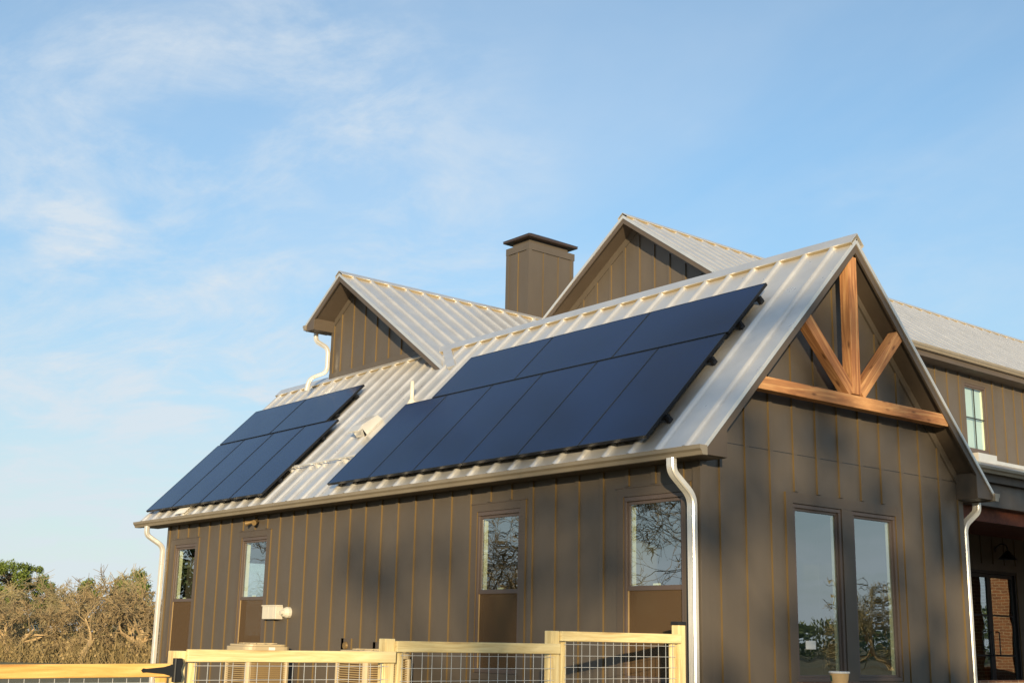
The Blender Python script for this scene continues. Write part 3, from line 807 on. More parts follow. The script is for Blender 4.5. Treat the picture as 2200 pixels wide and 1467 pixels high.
b = MB(); b.box(PX-0.14, PX, 18.2, 20.0, 0.3, 3.34); b.box(MWR+0.01, PX-0.15, 21.75, 21.9, 0.3, 3.6); build_each(b, "added_porch_wall", m_wall, house)  # unseen walls added so the door glass mirrors dark siding instead of sky
b = MB(); b.box(PX-0.5, PX+0.1, 20.75, 21.6, 0.0, 3.33); b.build("brick_column", m_brick, house)
# double glass door
d0, d1, z0, z1 = DOOR
b = MB()
b.box(MWR+0.0, MWR+0.028, d0-0.14, d0+0.0, z0, z1+0.13, [0, 0, 1, 1, 0, 0]); b.box(MWR, MWR+0.028, d1, d1+0.14, z0, z1+0.13, [0, 0, 1, 1, 0, 0]); b.box(MWR, MWR+0.028, d0+0.001, d1-0.001, z1, z1+0.13)
b.build("door_casing", [m_trim, m_edge], house)
b = MB()
b.box(MWR-0.12, MWR+0.01, d0+0.002, d0+0.06, z0, z1); b.box(MWR-0.12, MWR+0.01, d1-0.06, d1-0.002, z0, z1); b.box(MWR-0.12, MWR+0.01, d0+0.06, d1-0.06, z1-0.06, z1-0.001)
dfr = b.build("door_frame", m_black, house)
mid = (d0+d1)/2
for a0, a1, hy in ((d0+0.063, mid-0.003, mid-0.14), (mid+0.003, d1-0.063, mid+0.14)):
    b = MB(); st = 0.075
    b.box(MWR-0.08, MWR-0.03, a0, a0+st, z0+0.01, z1-0.065); b.box(MWR-0.08, MWR-0.03, a1-st, a1, z0+0.01, z1-0.065)
    b.box(MWR-0.08, MWR-0.03, a0+st, a1-st, z1-0.14, z1-0.065); b.box(MWR-0.08, MWR-0.03, a0+st, a1-st, z0+0.01, z0+0.25)
    for zz in (1.25, 2.05): b.box(MWR-0.072, MWR-0.036, a0+st, a1-st, zz-0.018, zz+0.018)
    d = b.build("door", m_black, house, bevel=0.003)
    p = MB(); p.box(MWR-0.056, MWR-0.052, a0+st, a1-st, z0+0.25, z1-0.14, [1, 1, 1, 1, 1, 0]); p.build("pane", [m_glass, m_clear], d)
    h = MB(); h.tube(smooth_path([(MWR-0.03, hy, 1.25), (MWR+0.05, hy, 1.25), (MWR+0.05, hy, 1.72), (MWR-0.03, hy, 1.72)], 0.03, 4), 0.013, 6); h.build("handle", m_black, d)
b = MB(); b.box(MWR-2.2, MWR-1.2, 15.6, 16.6, 0.3, 4.5); b.build("brick_column", m_brick, house)
# barn lamp over the door
lamp = MB(); ly, lz = 14.72, 3.40
lamp.tube([(MWR, ly, lz), (MWR+0.02, ly, lz)], 0.07, 12)
lamp.tube(smooth_path([(MWR+0.02, ly, lz), (MWR+0.16, ly, lz+0.12), (MWR+0.30, ly, lz+0.06), (MWR+0.30, ly, lz-0.05)], 0.07, 5), 0.013, 6)
lb = lamp.build("wall_lamp", m_black, house)
sh = MB(); sh.tube([(MWR+0.30, ly, lz-0.04), (MWR+0.30, ly, lz-0.09), (MWR+0.30, ly, lz-0.22)], [0.04, 0.07, 0.19], 18, False); sh.build("lamp_shade", m_black, lb)

# ---- chimney -----------------------------------------------------------
CX0, CX1, CY0, CY1, CZ = -12.46, -11.70, 7.5, 8.84, 10.05
b = MB(); b.box(CX0, CX1, CY0, CY1, 0.0, CZ)
for x in (CX0+0.38,): batten_y(b, x, CY0, 5, CZ-0.15, 0.05)
for y in (CY0+0.45, CY0+0.9): batten_x(b, y, CX1, 5, CZ-0.15, 0.05)
for x0, x1, y0, y1 in ((CX0-0.022, CX0+0.07, CY0-0.022, CY0-0.0), (CX1-0.07, CX1+0.022, CY0-0.022, CY0), (CX1, CX1+0.0215, CY0+0.0, CY0+0.07), (CX1, CX1+0.0215, CY1-0.07, CY1)):
    b.box(x0, x1, y0, y1, 5, CZ-0.141, [0, 0, 0, 0, 1, 0] if x1-x0 > 0.05 else [0, 0, 1, 1, 0, 0])
b.box(CX0-0.026, CX1+0.026, CY0-0.026, CY1+0.026, CZ-0.14, CZ+0.02)
b.box(CX0+0.09, CX1-0.09, CY0+0.09, CY1-0.09, CZ+0.02, CZ+0.16)
ch = b.build("chimney", [m_wall, m_edge], house)
b = MB(); e = 0.075; zc_ = CZ+0.15
b.box(CX0-e, CX1+e, CY0-e, CY1+e, zc_, zc_+0.05)
v = [(CX0-e-0.012, CY0-e-0.012, zc_+0.051), (CX1+e+0.012, CY0-e-0.012, zc_+0.051), (CX1+e+0.012, CY1+e+0.012, zc_+0.051), (CX0-e-0.012, CY1+e+0.012, zc_+0.051), ((CX0+CX1)/2, CY0+0.40, zc_+0.27), ((CX0+CX1)/2, CY1-0.40, zc_+0.27)]
b.solid(v, [(0, 1, 4), (1, 2, 5, 4), (2, 3, 5), (3, 0, 4, 5), (3, 2, 1, 0)]); b.build("chimney_cap", m_cap, ch)

# ---- fittings on the roof and the front wall --------------------------
b = MB(); q = rp(-7.24, 2.33); b.tube([q-Vector((0, 0, 0.05)), q+Vector((0, 0, 0.34))], 0.032, 14)
b.tube([q-Vector((0, 0, 0.04)), q+Vector((0, 0, 0.05))], [0.085, 0.036], 14, False); b.build("vent_pipe", m_greybox, roof, smooth=True)
b = MB()       # hooded exhaust vent
nrm = Vector((0, -SN, CS)); upv = Vector((0, CS, SN))
o = rp(-7.93, 1.50, 0.02)
prof = [o, o+upv*0.46, o+upv*0.42+nrm*0.11, o+upv*0.10+nrm*0.17, o+nrm*0.15-upv*0.02, o+nrm*0.13-upv*0.02, o+upv*0.05+nrm*0.12, o+upv*0.05]
b.prism(prof, (0.30, 0, 0)); b.build("roof_vent", m_spout, roof, bevel=0.004)
b = MB(); b.tube([rp(-9.35, 0.87, 0.075), rp(-7.0, 0.90, 0.075)], 0.014, 8)
b.tube([rp(-9.35, 0.93, 0.06), rp(-7.0, 0.95, 0.06)], 0.010, 8)
for x in (-9.1, -8.3, -7.5): b.obox(rp(x, 0.85, 0.0), (0.05, 0, 0), upv*0.12, nrm*0.062)
b.build("conduit", m_spout, roof)
b = MB(); b.obox(rp(-12.06, 0.04, 0.05), (0.40, 0, 0), upv*0.30, nrm*0.004); b.build("flashing_plate", m_white, roof)

ub = empty("utility_box"); ub.parent = house
b = MB(); b.box(-8.94, -8.52, -0.13, -0.0, 1.60, 1.80); o_ = b.build("box_body", m_greybox, ub, bevel=0.008)
b = MB(); b.box(-8.955, -8.505, -0.138, -0.02, 1.795, 1.812); b.box(-8.75, -8.742, -0.1335, -0.13, 1.61, 1.79); b.box(-8.60, -8.592, -0.1335, -0.13, 1.61, 1.79); b.build("box_lid", m_greybox, ub)
b = MB(); b.tube([(-8.33, -0.001, 1.70), (-8.33, -0.05, 1.70), (-8.33, -0.11, 1.70)], [0.085, 0.085, 0.06], 14); b.tube([(-8.33, -0.11, 1.70), (-8.33, -0.16, 1.69)], 0.035, 10); b.tube([(-8.52, -0.05, 1.70), (-8.40, -0.05, 1.70)], 0.03, 8); b.build("conduit_fitting", m_greybox, ub)
fl = empty("flood_light"); fl.parent = house
b = MB(); b.box(-9.565, -9.50, -0.03, 0.0, 3.10, 3.19); b.build("mount_plate", m_gold, fl, bevel=0.006)
for sx in (-1, 1):
    b = MB(); c0 = Vector((-9.53+sx*0.08, -0.04, 3.14)); d_ = Vector((sx*0.5, -0.75, -0.25)).normalized()
    b.tube([c0-Vector((sx*0.06, 0, 0)), c0, c0+d_*0.05, c0+d_*0.12], [0.012, 0.022, 0.03, 0.045], 12); b.build("lamp_head", m_gold, fl)
b = MB(); b.box(-6.80, -6.53, -0.024, 0.0, 1.05, 1.34, [0, 0, 0, 0, 1, 1])
oc = b.build("outlet_block", [m_trim, m_edge], house)
b = MB(); b.tube([(-6.66, -0.024, 1.24), (-6.66, -0.05, 1.24)], [0.055, 0.045], 14); b.build("outlet_cover", m_gold, oc)
b = MB(); b.box(-6.05, -5.70, -0.024, 0.0, 1.02, 1.30, [0, 0, 0, 0, 1, 1]); b.build("outlet_block", [m_trim, m_edge], house)

# ------------------------------------------------------------------ solar panels
PH = 0.13
def panel_mesh(w, h):
    t = 0.036; f = 0.011
    fr = MB()
    fr.box(0, w, 0, f, -t, 0); fr.box(0, w, h-f, h, -t, 0); fr.box(0, f, f, h-f, -t, 0); fr.box(w-f, w, f, h-f, -t, 0)
    fr.box(f, w-f, f, h-f, -t+0.002, -t+0.006)
    gl = MB(); gl.box(f, w-f, f, h-f, -0.012, -0.002)
    return fr.mesh("frame", m_frame), gl.mesh("solar_glass", m_solar)
PW, PL = 1.072, 1.905
port, land = panel_mesh(PW, PL), panel_mesh(1.935, 1.035)
rot = Matrix(((1, 0, 0), (0, CS, -SN), (0, SN, CS))).to_4x4()
def panel(meshes, x, v, label, group):
    r = bpy.data.objects.new("solar_panel", None); COL.objects.link(r)
    p = rp(x, v, PH); m = rot.copy(); m.translation = p; r.matrix_world = m
    tag(r, label, "solar panel", group)
    for nm, me in zip(("frame", "solar_glass"), meshes):
        o = bpy.data.objects.new(nm, me); COL.objects.link(o); o.parent = r
    return r
ords = ["rightmost", "second from the right", "third from the right", "third from the left", "second from the left", "leftmost"]
GN, GF = "solar panels of the large near array", "solar panels of the small far array"
for i in range(6):
    x = -0.52-(i+1)*1.08+0.004
    panel(port, x, 0.155, f"upright dark solar panel, {ords[i]} of six in the large array's lower row", GN)
for i, w in enumerate(("right end", "middle one", "left end")):
    panel(land, -0.50-(i+1)*1.945+0.005, 2.085, f"sideways dark solar panel, {w} of the large array's top row", GN)
for i, w in enumerate(("rightmost", "second from the right", "third from the right", "leftmost")):
    panel(port, -8.955-(i+1)*1.095+0.01, 0.165, f"upright dark solar panel, {w} in the far array's lower row", GF)
for i, w in enumerate(("right one", "left one")):
    panel(land, -9.39-(i+1)*1.96+0.012, 2.105, f"sideways dark solar panel, {w} of the far array's top row", GF)
def rail(x0, x1, v, label):
    r = bpy.data.objects.new("mounting_rail", None); COL.objects.link(r); m = rot.copy(); m.translation = rp(x0, v, 0); r.matrix_world = m
    tag(r, label, "rail", "black mounting rails under the solar panels")
    b = MB(); b.box(0, x1-x0, -0.02, 0.02, 0.048, 0.092); b.build("rail_bar", m_frame, r)
    b = MB()
    k = 0.03
    while k < x1-x0:
        xx = x1-x0-k; b.prism([(xx-0.022, -0.035, 0.003), (xx-0.022, 0.035, 0.003), (xx-0.022, 0.035, 0.047), (xx-0.022, -0.021, 0.047), (xx-0.022, -0.021, 0.085), (xx-0.022, -0.035, 0.085)], (0.044, 0, 0)); k += 1.6256
    build_each(b, "rail_foot", m_frame, r)
for v, nm in ((0.55, "lowest"), (1.62, "second lowest"), (2.33, "second highest"), (2.86, "topmost")):
    rail(-6.98 if v < 2 else -6.33, -0.475, v, f"black rail, {nm} of four under the large near solar array")
    rail(-13.33 if v < 2 else -13.3, -8.92 if v < 2 else -9.34, v, f"black rail, {nm} of four under the small far solar array")

# ------------------------------------------------------------------ fence and gate
FX = 0.03
fence = empty("fence", (FX, -3.0, 0), "pale pine fence stepping up to the house corner with square wire mesh", "fence")
FO = (FX, -3.0, 0)
def fpost(y, top, cap=False):
    p = beam("post", (FX, y, 0.0), (FX, y, top), 0.098, 0.098, m_pine, fence, side=(1, 0, 0), bevel=0.006, origin=FO)
    if cap:
        b = MB(); b.box(-0.056, 0.056, y+3.0-0.056, y+3.0+0.056, top, top+0.035)
        b.build("post_cap", m_black, fence, bevel=0.005)
posts = [(-5.70, 1.246), (-3.87, 1.36), (-2.065, 1.458), (-0.385, 1.545)]
for i, (y, t) in enumerate(posts): fpost(y, t, i == 3)
def wire_panel(y0, y1, z0, z1, x, parent, o=FO):
    b = MB(); r = 0.0027
    y = y0+0.02
    while y < y1: b.tube([(x-o[0], y-o[1], z0), (x-o[0], y-o[1], z1)], r, 4, False); y += 0.1016
    z = z1-0.03
    while z > z0: b.tube([(x-o[0]+0.005, y0-o[1], z), (x-o[0]+0.005, y1-o[1], z)], r, 4, False); z -= 0.1016
    b.build("wire_mesh", m_wire, parent)
secs = [(-5.655, -3.83, 1.257), (-3.825, -2.03, 1.343), (-2.02, -0.43, 1.456)]
for y0, y1, t in secs:
    beam("rail", (FX+0.066, y0, t-0.043), (FX+0.066, y1, t-0.043), 0.036, 0.089, m_pine, fence, origin=FO)
    beam("rail", (FX+0.066, y0, 0.18), (FX+0.066, y1, 0.18), 0.036, 0.089, m_pine, fence, origin=FO)
    for ys in (y0+0.075, y1-0.065): beam("stile", (FX+0.012, ys, 0.23), (FX+0.012, ys, t-0.09), 0.036, 0.06, m_pine, fence, side=(0, 1, 0), origin=FO)
    wire_panel(y0+0.06, y1-0.05, 0.23, t-0.085, FX+0.045, fence)
GO = (FX, -5.80, 0)
gate = empty("gate", GO, "golden pine gate on a black strap hinge beside the lowest fence post", "gate")
gy0, gy1 = -7.55, -5.78
beam("rail", (FX+0.066, gy0, 1.098), (FX+0.066, gy1, 1.112), 0.038, 0.092, m_gatewood, gate, origin=GO)
beam("rail", (FX+0.066, gy0, 1.0-0.04), (FX+0.066, gy1, 0.975), 0.03, 0.03, m_gatewood, gate, origin=GO)
beam("rail", (FX+0.066, gy0, 0.20), (FX+0.066, gy1, 0.20), 0.038, 0.092, m_gatewood, gate, origin=GO)
beam("stile", (FX+0.030, gy0+0.05, 0.15), (FX+0.030, gy0+0.05, 1.06), 0.036, 0.09, m_gatewood, gate, side=(0, 1, 0), origin=GO)
beam("stile", (FX+0.030, gy1-0.05, 0.15), (FX+0.030, gy1-0.05, 1.06), 0.036, 0.09, m_gatewood, gate, side=(0, 1, 0), origin=GO)
wire_panel(gy0+0.02, gy1-0.02, 0.24, 1.055, FX+0.052, gate, GO)
b = MB()       # strap hinge
hx = FX+0.086-GO[0]; yh = -5.735-GO[1]
b.prism([(hx, yh-0.02, 1.155), (hx, yh-0.02, 1.065), (hx, yh-0.10, 1.086), (hx, yh-0.23, 1.097), (hx, yh-0.255, 1.095), (hx, yh-0.268, 1.110), (hx, yh-0.255, 1.125), (hx, yh-0.23, 1.122), (hx, yh-0.10, 1.134)], (0.006, 0, 0))
b.prism([(hx-0.030, yh-0.02, 1.03), (hx-0.030, yh+0.035, 1.03), (hx-0.030, yh+0.045, 1.06), (hx-0.030, yh+0.03, 1.11), (hx-0.030, yh+0.045, 1.16), (hx-0.030, yh+0.035, 1.195), (hx-0.030, yh-0.02, 1.195)], (0.038, 0, 0))
b.tube([(hx+0.005, yh-0.015, 1.03), (hx+0.005, yh-0.015, 1.195)], 0.011, 8)
b.build("hinge", m_black, gate)

# ------------------------------------------------------------------ air conditioners
def condenser(x, y, s, h, label):
    r = empty("air_conditioner", (x, y, 0), label, "air conditioner", "air conditioners along the front wall")
    def rr(a, z): 
        pts = []; c = 0.13*a/0.36
        for sx, sy, t0 in ((1, 1, 0), (-1, 1, 90), (-1, -1, 180), (1, -1, 270)):
            for k in range(5):
                w = rad(t0+k*22.5); pts.append((sx*(a-c)+c*math.cos(w), sy*(a-c)+c*math.sin(w), z))
        return pts
    a = s/2
    b = MB(); b.prism(rr(a-0.03, 0.12), (0, 0, h-0.22)); b.build("coil", m_acdark, r)
    b = MB(); b.prism(rr(a, 0.05), (0, 0, 0.08)); b.build("base_pan", m_ac, r)
    b = MB(); b.prism(rr(a+0.005, h-0.10), (0, 0, 0.07)); b.prism(rr(a-0.03, h-0.029), (0, 0, 0.03)); b.build("top_cover", m_ac, r, bevel=0.006)
    b = MB()
    z = 0.14
    while z < h-0.12:
        b.prism(rr(a-0.004, z), (0, 0, 0.012)); z += 0.028
    b.build("louver", m_acpost, r)
    b = MB()
    for sx, sy in ((1, 1), (-1, 1), (-1, -1), (1, -1)):
        b.tube([(sx*(a-0.055), sy*(a-0.055), 0.12), (sx*(a-0.055), sy*(a-0.055), h-0.1)], 0.045, 8)
    build_each(b, "corner_post", m_ac, r)
    b = MB(); b.box(-0.16, 0.16, -0.16, 0.16, h+0.001, h+0.02)
    for k in range(10): b.tube([(0.28*math.cos(w)*t, 0.28*math.sin(w)*t, h+0.012) for t, w in ((0.3, k*0.628), (1.0, k*0.628))], 0.005, 4)
    b.build("fan_grille", m_ac, r)
    return r
ac = condenser(-8.10, -0.62, 0.72, 1.23, "beige air conditioner behind the fence, under the electrical box, farther from the camera")
b = MB(); b.box(0.362, 0.368, -0.18, -0.06, 0.98, 1.04); b.build("label_plate", mat_paint("red_white_sticker", srgb(196, 60, 80), 0.5), ac)
b = MB(); b.box(0.362, 0.369, -0.02, 0.08, 1.14, 1.19); b.build("label_plate", m_white, ac)
condenser(-5.05, -0.62, 0.74, 1.20, "beige air conditioner half hidden behind the second fence post, nearer the camera")

# ------------------------------------------------------------------ brick pier with the tub, porch brick wall
pier = MB(); pier.box(-0.22, 0.22, -0.42, 0.36, 0, 0.985); pier.box(-0.245, 0.245, -0.445, 0.385, 0.986, 1.016)
pb = pier.build("brick_pier", m_brick); pb.location = (1.0, 0.98, 0)
tag(pb, "low orange brick pier in front of the gable windows", "brick pier")
tub = empty("plastic_tub", (0.98, 0.92, 1.017), "clear plastic tub of tan stuff with white lid standing on the brick pier", "tub")
m_tub = mat_paint("tan_contents", srgb(206, 172, 120), 0.6)
b = MB(); b.tube([(0, 0, 0), (0, 0, 0.095)], [0.080, 0.095], 28); b.build("tub_body", m_tub, tub, smooth=False)
b = MB(); b.tube([(0, 0, 0.094), (0, 0, 0.098), (0, 0, 0.112), (0, 0, 0.114)], [0.099, 0.103, 0.103, 0.096], 28); b.build("lid", m_white, tub)
b = MB()
for k in range(7):
    w0, w1 = rad(196+k*8), rad(204+k*8)
    R1, R2 = 0.0855, 0.0935
    b.face([(R1*math.cos(w0), R1*math.sin(w0), 0.02), (R1*math.cos(w1), R1*math.sin(w1), 0.02), (R2*math.cos(w1), R2*math.sin(w1), 0.075), (R2*math.cos(w0), R2*math.sin(w0), 0.075)])
b.build("paper_label", mat_paint("green_label", srgb(60, 110, 84), 0.5), tub)
bw = MB(); bw.box(-0.10, 0.10, 0, 16, 0, 0.86); bw.box(-0.13, 0.13, -0.02, 16.02, 0.861, 0.93)
o = bw.build("brick_wall", m_brick); o.location = (PX+0.30, 6.2, 0)
tag(o, "low brick wall along the front of the shaded porch", "brick wall")

# ------------------------------------------------------------------ trees
def grow_tree(seed, height, spread=1.0, trunk_r=0.14, levels=5, twig_r=0.006, forks=3, droop=0.15, trunk_frac=0.22, lean=0.1, twigs=7, stems=1):
    """bare crooked tree: returns (trunk mesh builder, twig mesh builder)"""
    rng = random.Random(seed); T, K = MB(), MB()
    def seg(p, d, L, r, lv):
        n = 4 if lv < 2 else 3
        pts, rs = [p.copy()], [r]
        q = p.copy(); dd = d.copy()
        for i in range(n):
            dd = (dd + Vector((rng.gauss(0, .17), rng.gauss(0, .17), rng.gauss(0.03, .13)))).normalized()
            if lv >= 3: dd = (dd - Vector((0, 0, droop*0.25))).normalized()
            q = q+dd*L/n; pts.append(q.copy()); rs.append(r*(1-0.4*(i+1)/n))
        if r > 0.018: T.tube(pts, rs, 6 if r > 0.06 else 4, False)
        else: K.tube(pts, [max(x, twig_r*0.6) for x in rs], 3, False)
        if lv >= levels: return
        nf = forks + (1 if rng.random() < 0.4 else 0)
        for i in range(nf):
            t = rng.uniform(0.45, 1.0) if i else 1.0
            idx = min(n, max(1, int(round(t*n))))
            base = pts[idx]
            ax = dd.orthogonal().normalized(); ax.rotate(Matrix.Rotation(rng.uniform(0, 6.283), 3, dd))
            ang = rad(rng.uniform(22, 62))*spread
            nd = dd.copy(); nd.rotate(Matrix.Rotation(ang, 3, ax))
            seg(base, nd.normalized(), L*rng.uniform(0.6, 0.86), max(rs[idx]*rng.uniform(0.5, 0.72), twig_r), lv+1)
        if lv >= levels-2:
            for i in range(twigs):
                base = pts[rng.randint(1, n)]; nd = (dd + Vector((rng.gauss(0, .8), rng.gauss(0, .8), rng.gauss(0, .6)))).normalized()
                e = base+nd*L*rng.uniform(0.3, 0.8); mid_ = (base+e)/2+Vector((rng.gauss(0, .04), rng.gauss(0, .04), rng.gauss(0, .04)))*L
                K.tube([base, mid_, e], [twig_r, twig_r*0.8, twig_r*0.5], 3, False)
    for s in range(stems):
        d = Vector((rng.gauss(0, lean*(1+s)), rng.gauss(0, lean*(1+s)), 1)).normalized()
        seg(Vector((rng.gauss(0, .12)*s, rng.gauss(0, .12)*s, -0.05)), d, height*trunk_frac*rng.uniform(0.85, 1.15), trunk_r, 0)
    # normalise the height
    mz = max(v[2] for v in T.v+K.v); f = height/mz
    for M_ in (T, K): M_.v = [(x*f, y*f, z*f) for x, y, z in M_.v]
    return T, K
def tree_meshes(T, K, mt, mk): return (T.mesh("trunk", mt), K.mesh("crown", mk))
def place_tree(name, meshes, x, y, rz, s, label, group, z=0.0):
    r = empty(name, (x, y, z), label, "tree", group, rz); r.scale = (s, s, s)
    for nm, me in zip(("trunk", "crown"), meshes):
        o = bpy.data.objects.new(nm, me); COL.objects.link(o); o.parent = r
    return r
CAM = Vector((8.7557, -9.8025, 0))
def at(px, D):
    """ground point at photo column px (2200 wide), depth D"""
    a = 2.4522-math.atan((px-1115)/2677.0*math.cos(0.2341))
    return CAM+Vector((math.cos(a), math.sin(a), 0))*D/math.cos(a-2.4522)
bare = [tree_meshes(*grow_tree(3+i, 4.2, 1.15, 0.09, 5, 0.0075, 3, 0.2, 0.2, 0.2, 6, 1+i % 3), m_bark, (m_twig, m_twig2)[i % 2]) for i in range(4)]
scrub = [(-70, 60, 1.05, "bare grey tree with pale forked trunk at the left edge of the scrub wood"),
         (60, 57, 0.85, "low bare tree with light leaning limbs in front of the green pine"),
         (130, 62, 1.08, "bare tan tree with wide fine twigs right of the green pine"),
         (205, 55, 0.98, "bare tree with a clear pale double trunk in the middle of the scrub wood"),
         (262, 63, 1.12, "tall twiggy bare tree right of the pale double trunk"),
         (330, 57, 1.0, "bare tan tree reaching behind the far white downspout"),
         (20, 66, 1.0, "bare tree partly hiding the foot of the green pine"),
         (180, 68, 1.22, "ruddy bare tree standing behind the pale double trunk"),
         (300, 70, 1.25, "dense bare tree below the two dark evergreen tops"),
         (90, 71, 1.08, "far bare tree with hazy twigs between pine and middle trees"),
         (400, 64, 1.05, "bare tree behind the far house corner"),
         (480, 60, 1.05, "bare tree hidden mostly behind the front wall")]
for i, (px_, D, s, lab) in enumerate(scrub[:11]):
    p = at(px_, D); place_tree("bare_tree", bare[i % 4], p.x, p.y, i*1.3, s*0.95, lab, "bare trees of the scrub wood")
def evergreen(seed, h, w, n, base=0.25, leaf=0.09, shape=1.0):
    rng = random.Random(seed); T, K = MB(), MB()
    T.tube([(0, 0, 0), (0.05, 0.02, h*0.45), (0, 0, h*0.93)], [h*0.022, h*0.015, h*0.004], 7, False)
    clumps = []
    for i in range(46 if shape <= 1 else 110):
        z = base+(1-base)*rng.random()**0.9; prof = (1-z)**0.6*shape+0.08 if shape <= 1 else max(0.2, 1-((z-0.62)/0.42)**2)**0.5
        a = rng.uniform(0, 6.283); rr = w*prof*rng.uniform(0.35, 1.0)
        c = Vector((rr*math.cos(a), rr*math.sin(a), h*z)); clumps.append((c, h*rng.uniform(0.05, 0.10)))
        T.tube([(0, 0, h*z*0.9), tuple(c)], [h*0.006, h*0.002], 4, False)
    for i in range(n):
        c, r = rng.choice(clumps); d = Vector((rng.gauss(0, 1), rng.gauss(0, 1), rng.gauss(0, 0.75)))
        p = c+d.normalized()*r*rng.random()**0.45; l = leaf*rng.uniform(0.6, 1.4)
        a = Vector((rng.gauss(0, 1), rng.gauss(0, 1), rng.gauss(0.3, 1))).normalized(); b_ = a.orthogonal().normalized(); b_.rotate(Matrix.Rotation(rng.uniform(0, 6.28), 3, a))
        K.face([p-b_*l*0.35, p+a*l, p+b_*l*0.35, p-a*l*0.6])
    return T, K
pineA = tree_meshes(*evergreen(5, 6.4, 4.0, 30000, 0.3, 0.11, 1.1), m_barkdark, m_leaf)
pineB = tree_meshes(*evergreen(9, 5.5, 1.7, 7000, 0.2, 0.11), m_barkdark, m_leaf)
for px_, D, s, me, lab in ((36, 82, 0.83, pineA, "bright green rounded pine rising above the scrub at the left edge"),
                           (-50, 90, 0.86, pineA, "green pine just left of the rounded one, cut by the frame"),
                           (122, 88, 0.78, pineB, "low dark evergreen between the pine and the middle scrub"),
                           (212, 92, 0.92, pineB, "small pointed evergreen top above the middle of the scrub"),
                           (284, 86, 0.90, pineB, "left of the two evergreen tops beside the far downspout"),
                           (312, 84, 0.98, pineB, "right and taller of the two evergreen tops beside the far downspout")):
    p = at(px_, D); place_tree("evergreen_tree", me, p.x, p.y, px_*0.1, s, lab, "evergreens behind the scrub wood")
# undergrowth below the bare trees: an uncountable tangle
rng = random.Random(77); U = MB()
for i in range(15000):
    p = at(rng.uniform(-160, 460), rng.uniform(54, 82)); h = min(1.9, abs(rng.gauss(0, 0.62))+0.2)
    a = Vector((rng.gauss(0, .5), rng.gauss(0, .5), 1)).normalized(); q = p+Vector((0, 0, 0))
    e = q+a*h; mid_ = (q+e)/2+Vector((rng.gauss(0, .08), rng.gauss(0, .08), 0))
    U.tube([q, mid_, e], [0.011, 0.008, 0.004], 3, False)
    if i % 9 == 0:
        b_ = a.orthogonal().normalized()
        for k in range(3):
            c = q+a*h*rng.uniform(0.3, 1)+Vector((rng.gauss(0, .15), rng.gauss(0, .15), 0)); l = 0.06
            U.face([c-b_*l, c+a*l, c+b_*l, c-a*l])
tag(U.build("undergrowth", m_scrubleaf), kind="stuff", label="dry brushy undergrowth below the bare trees", cat="undergrowth")

# trees on the other sides: they throw the dappled shade and stand in the window reflections
big = [tree_meshes(*grow_tree(40+i, 9.0, 1.1, 0.13, 6, 0.006, 3, 0.1, 0.2, 0.15, 4, 1), m_barkdark, m_twig2) for i in range(2)]
def leafy(seed, h, w, clumps_n, n, base, leaf, cr):
    """open-crowned oak still holding leaf clumps"""
    rng = random.Random(seed); T, K = MB(), MB()
    T.tube([(0, 0, 0), (0.15, 0.05, h*0.3), (0.0, 0.2, h*0.6), (0.1, 0.1, h*0.9)], [0.16, 0.12, 0.08, 0.03], 8, False)
    cl = []
    for i in range(clumps_n):
        z = base+(1-base)*rng.random(); rr = w*(0.35+0.65*math.sin(math.pi*min(1, (z-base)/(1-base)*0.85+0.12)))*rng.random()**0.5
        a = rng.uniform(0, 6.283); c = Vector((rr*math.cos(a), rr*math.sin(a), h*z)); cl.append((c, cr*rng.uniform(0.5, 1.3)))
        T.tube([(0.05, 0.1, h*z*0.75), tuple((c+Vector((0.05, 0.1, h*z*0.75)))/2+Vector((0, 0, -0.15))), tuple(c)], [0.05, 0.03, 0.012], 4, False)
    for i in range(n):
        c, r = rng.choice(cl); d = Vector((rng.gauss(0, 1), rng.gauss(0, 1), rng.gauss(0, 0.8)))
        p = c+d.normalized()*r*rng.random()**0.5; l = leaf*rng.uniform(0.6, 1.4)
        a = Vector((rng.gauss(0, 1), rng.gauss(0, 1), rng.gauss(0, 1))).normalized(); b_ = a.orthogonal().normalized()
        K.face([p-b_*l*0.5, p+a*l, p+b_*l*0.5, p-a*l*0.6])
    return T, K
oaks = [tree_meshes(*leafy(60+i, (12.8, 14.2)[i], (3.2, 3.0)[i], (30, 40)[i], (800, 2700)[i], (0.775, 0.64)[i], 0.13, (0.32, 0.46)[i]), m_barkdark, m_leafd) for i in range(2)]
thick = tree_meshes(*leafy(70, 11.0, 3.6, 60, 9000, 0.15, 0.2, 0.9), m_barkdark, m_leafd)
def sunpos(x, y, t): return Vector((x, y, 0))+Vector((1.18, -1.0, 0)).normalized()*t
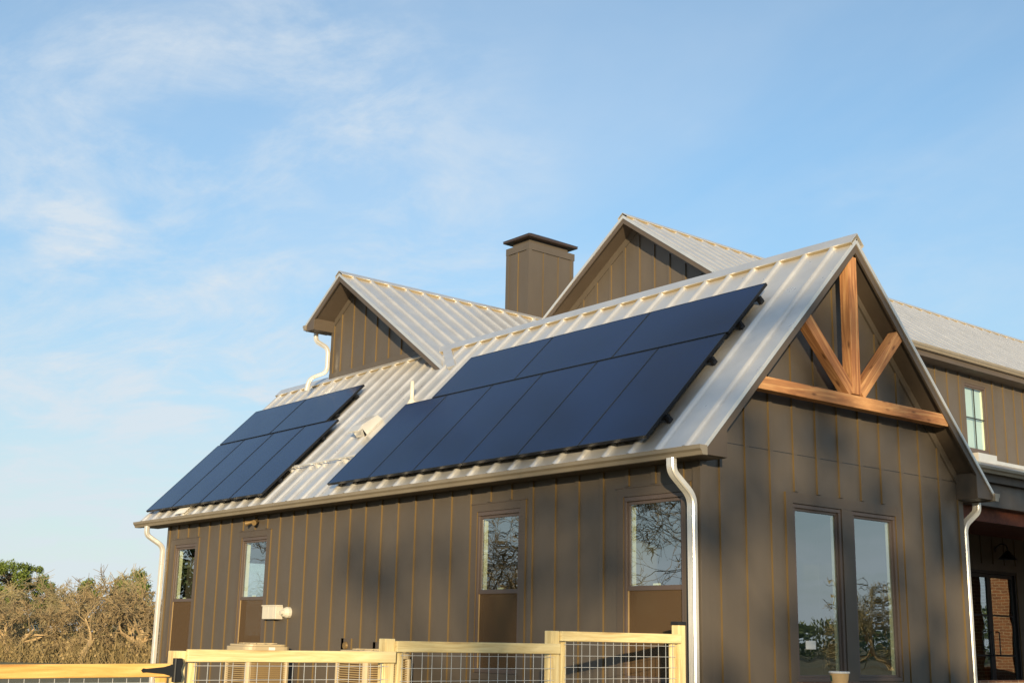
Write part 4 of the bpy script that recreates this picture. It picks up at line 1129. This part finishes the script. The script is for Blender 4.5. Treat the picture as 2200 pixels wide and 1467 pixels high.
for i, (x, y, t, s, rz, me) in enumerate(((0.0, 2.7, 65, 1.0, 0.3, oaks[1]), (-3.2, 0.0, 62, 1.0, 2.1, oaks[0]))):
    p = sunpos(x, y, t)
    place_tree("oak_tree", me, p.x, p.y, rz, s, "open crowned oak standing out of frame towards the low sun", "oaks towards the sun")
for i, (x, y, t, s) in enumerate(((-4, 12.0, 46, 0.97), (-4, 15.2, 50, 0.98))):  # unseen oaks added to block the sun from the porch
    p = sunpos(x, y, t)
    place_tree("oak_tree", thick, p.x, p.y, i*2.0, s, "dense oak added out of frame to shade the porch from the sun", "oaks added to shade the porch")
# mirrored in the front windows
for i, (x, y, s, rz) in enumerate(((-19.0, -21.5, 0.95, 0.5), (-33, -23, 0.78, 2.5), (-60, -30, 1.05, 1.1))):
    place_tree("bare_tree", big[i % 2], x, y, rz, s, "large bare tree standing out of frame, mirrored in the front windows", "bare trees mirrored in the front windows")
place_tree("oak_tree", thick, -45.0, -15.8, 0.4, 0.62, "dense dark oak standing out of frame, mirrored in the farthest front window", "oak mirrored in the front window")
place_tree("bare_tree", bare[2], 35.8, 56.8, 1.0, 1.5, "bare tree standing out of frame, mirrored in the right gable window", "bare trees mirrored in the gable window")
rng = random.Random(5); U = MB()
def woods(n, a0, a1, lmin, lmax):
    for i in range(n):
        a = rad(rng.uniform(a0, a1))
        D = rng.uniform(105, 150); top = 3.6+1.1*math.sin(a*7)+0.8*math.sin(a*23+1)+0.5*math.sin(a*61)
        c = Vector((math.cos(a)*D, math.sin(a)*D, top*rng.random()**0.8)); l = rng.uniform(lmin, lmax)
        b_ = Vector((rng.gauss(0, 1), rng.gauss(0, 1), rng.gauss(0, 1))).normalized(); a2 = b_.orthogonal()
        U.face([c-b_*l, c+a2*l, c+b_*l, c-a2*l])
woods(26000, 35, 78, 0.08, 0.24); woods(16000, 195, 235, 0.08, 0.26); woods(9000, 78, 112, 0.15, 0.5); woods(20000, 235, 395, 0.15, 0.5)
tag(U.build("distant_woods", m_leafd), kind="stuff", label="far belt of dark woods round the fields", cat="woods")
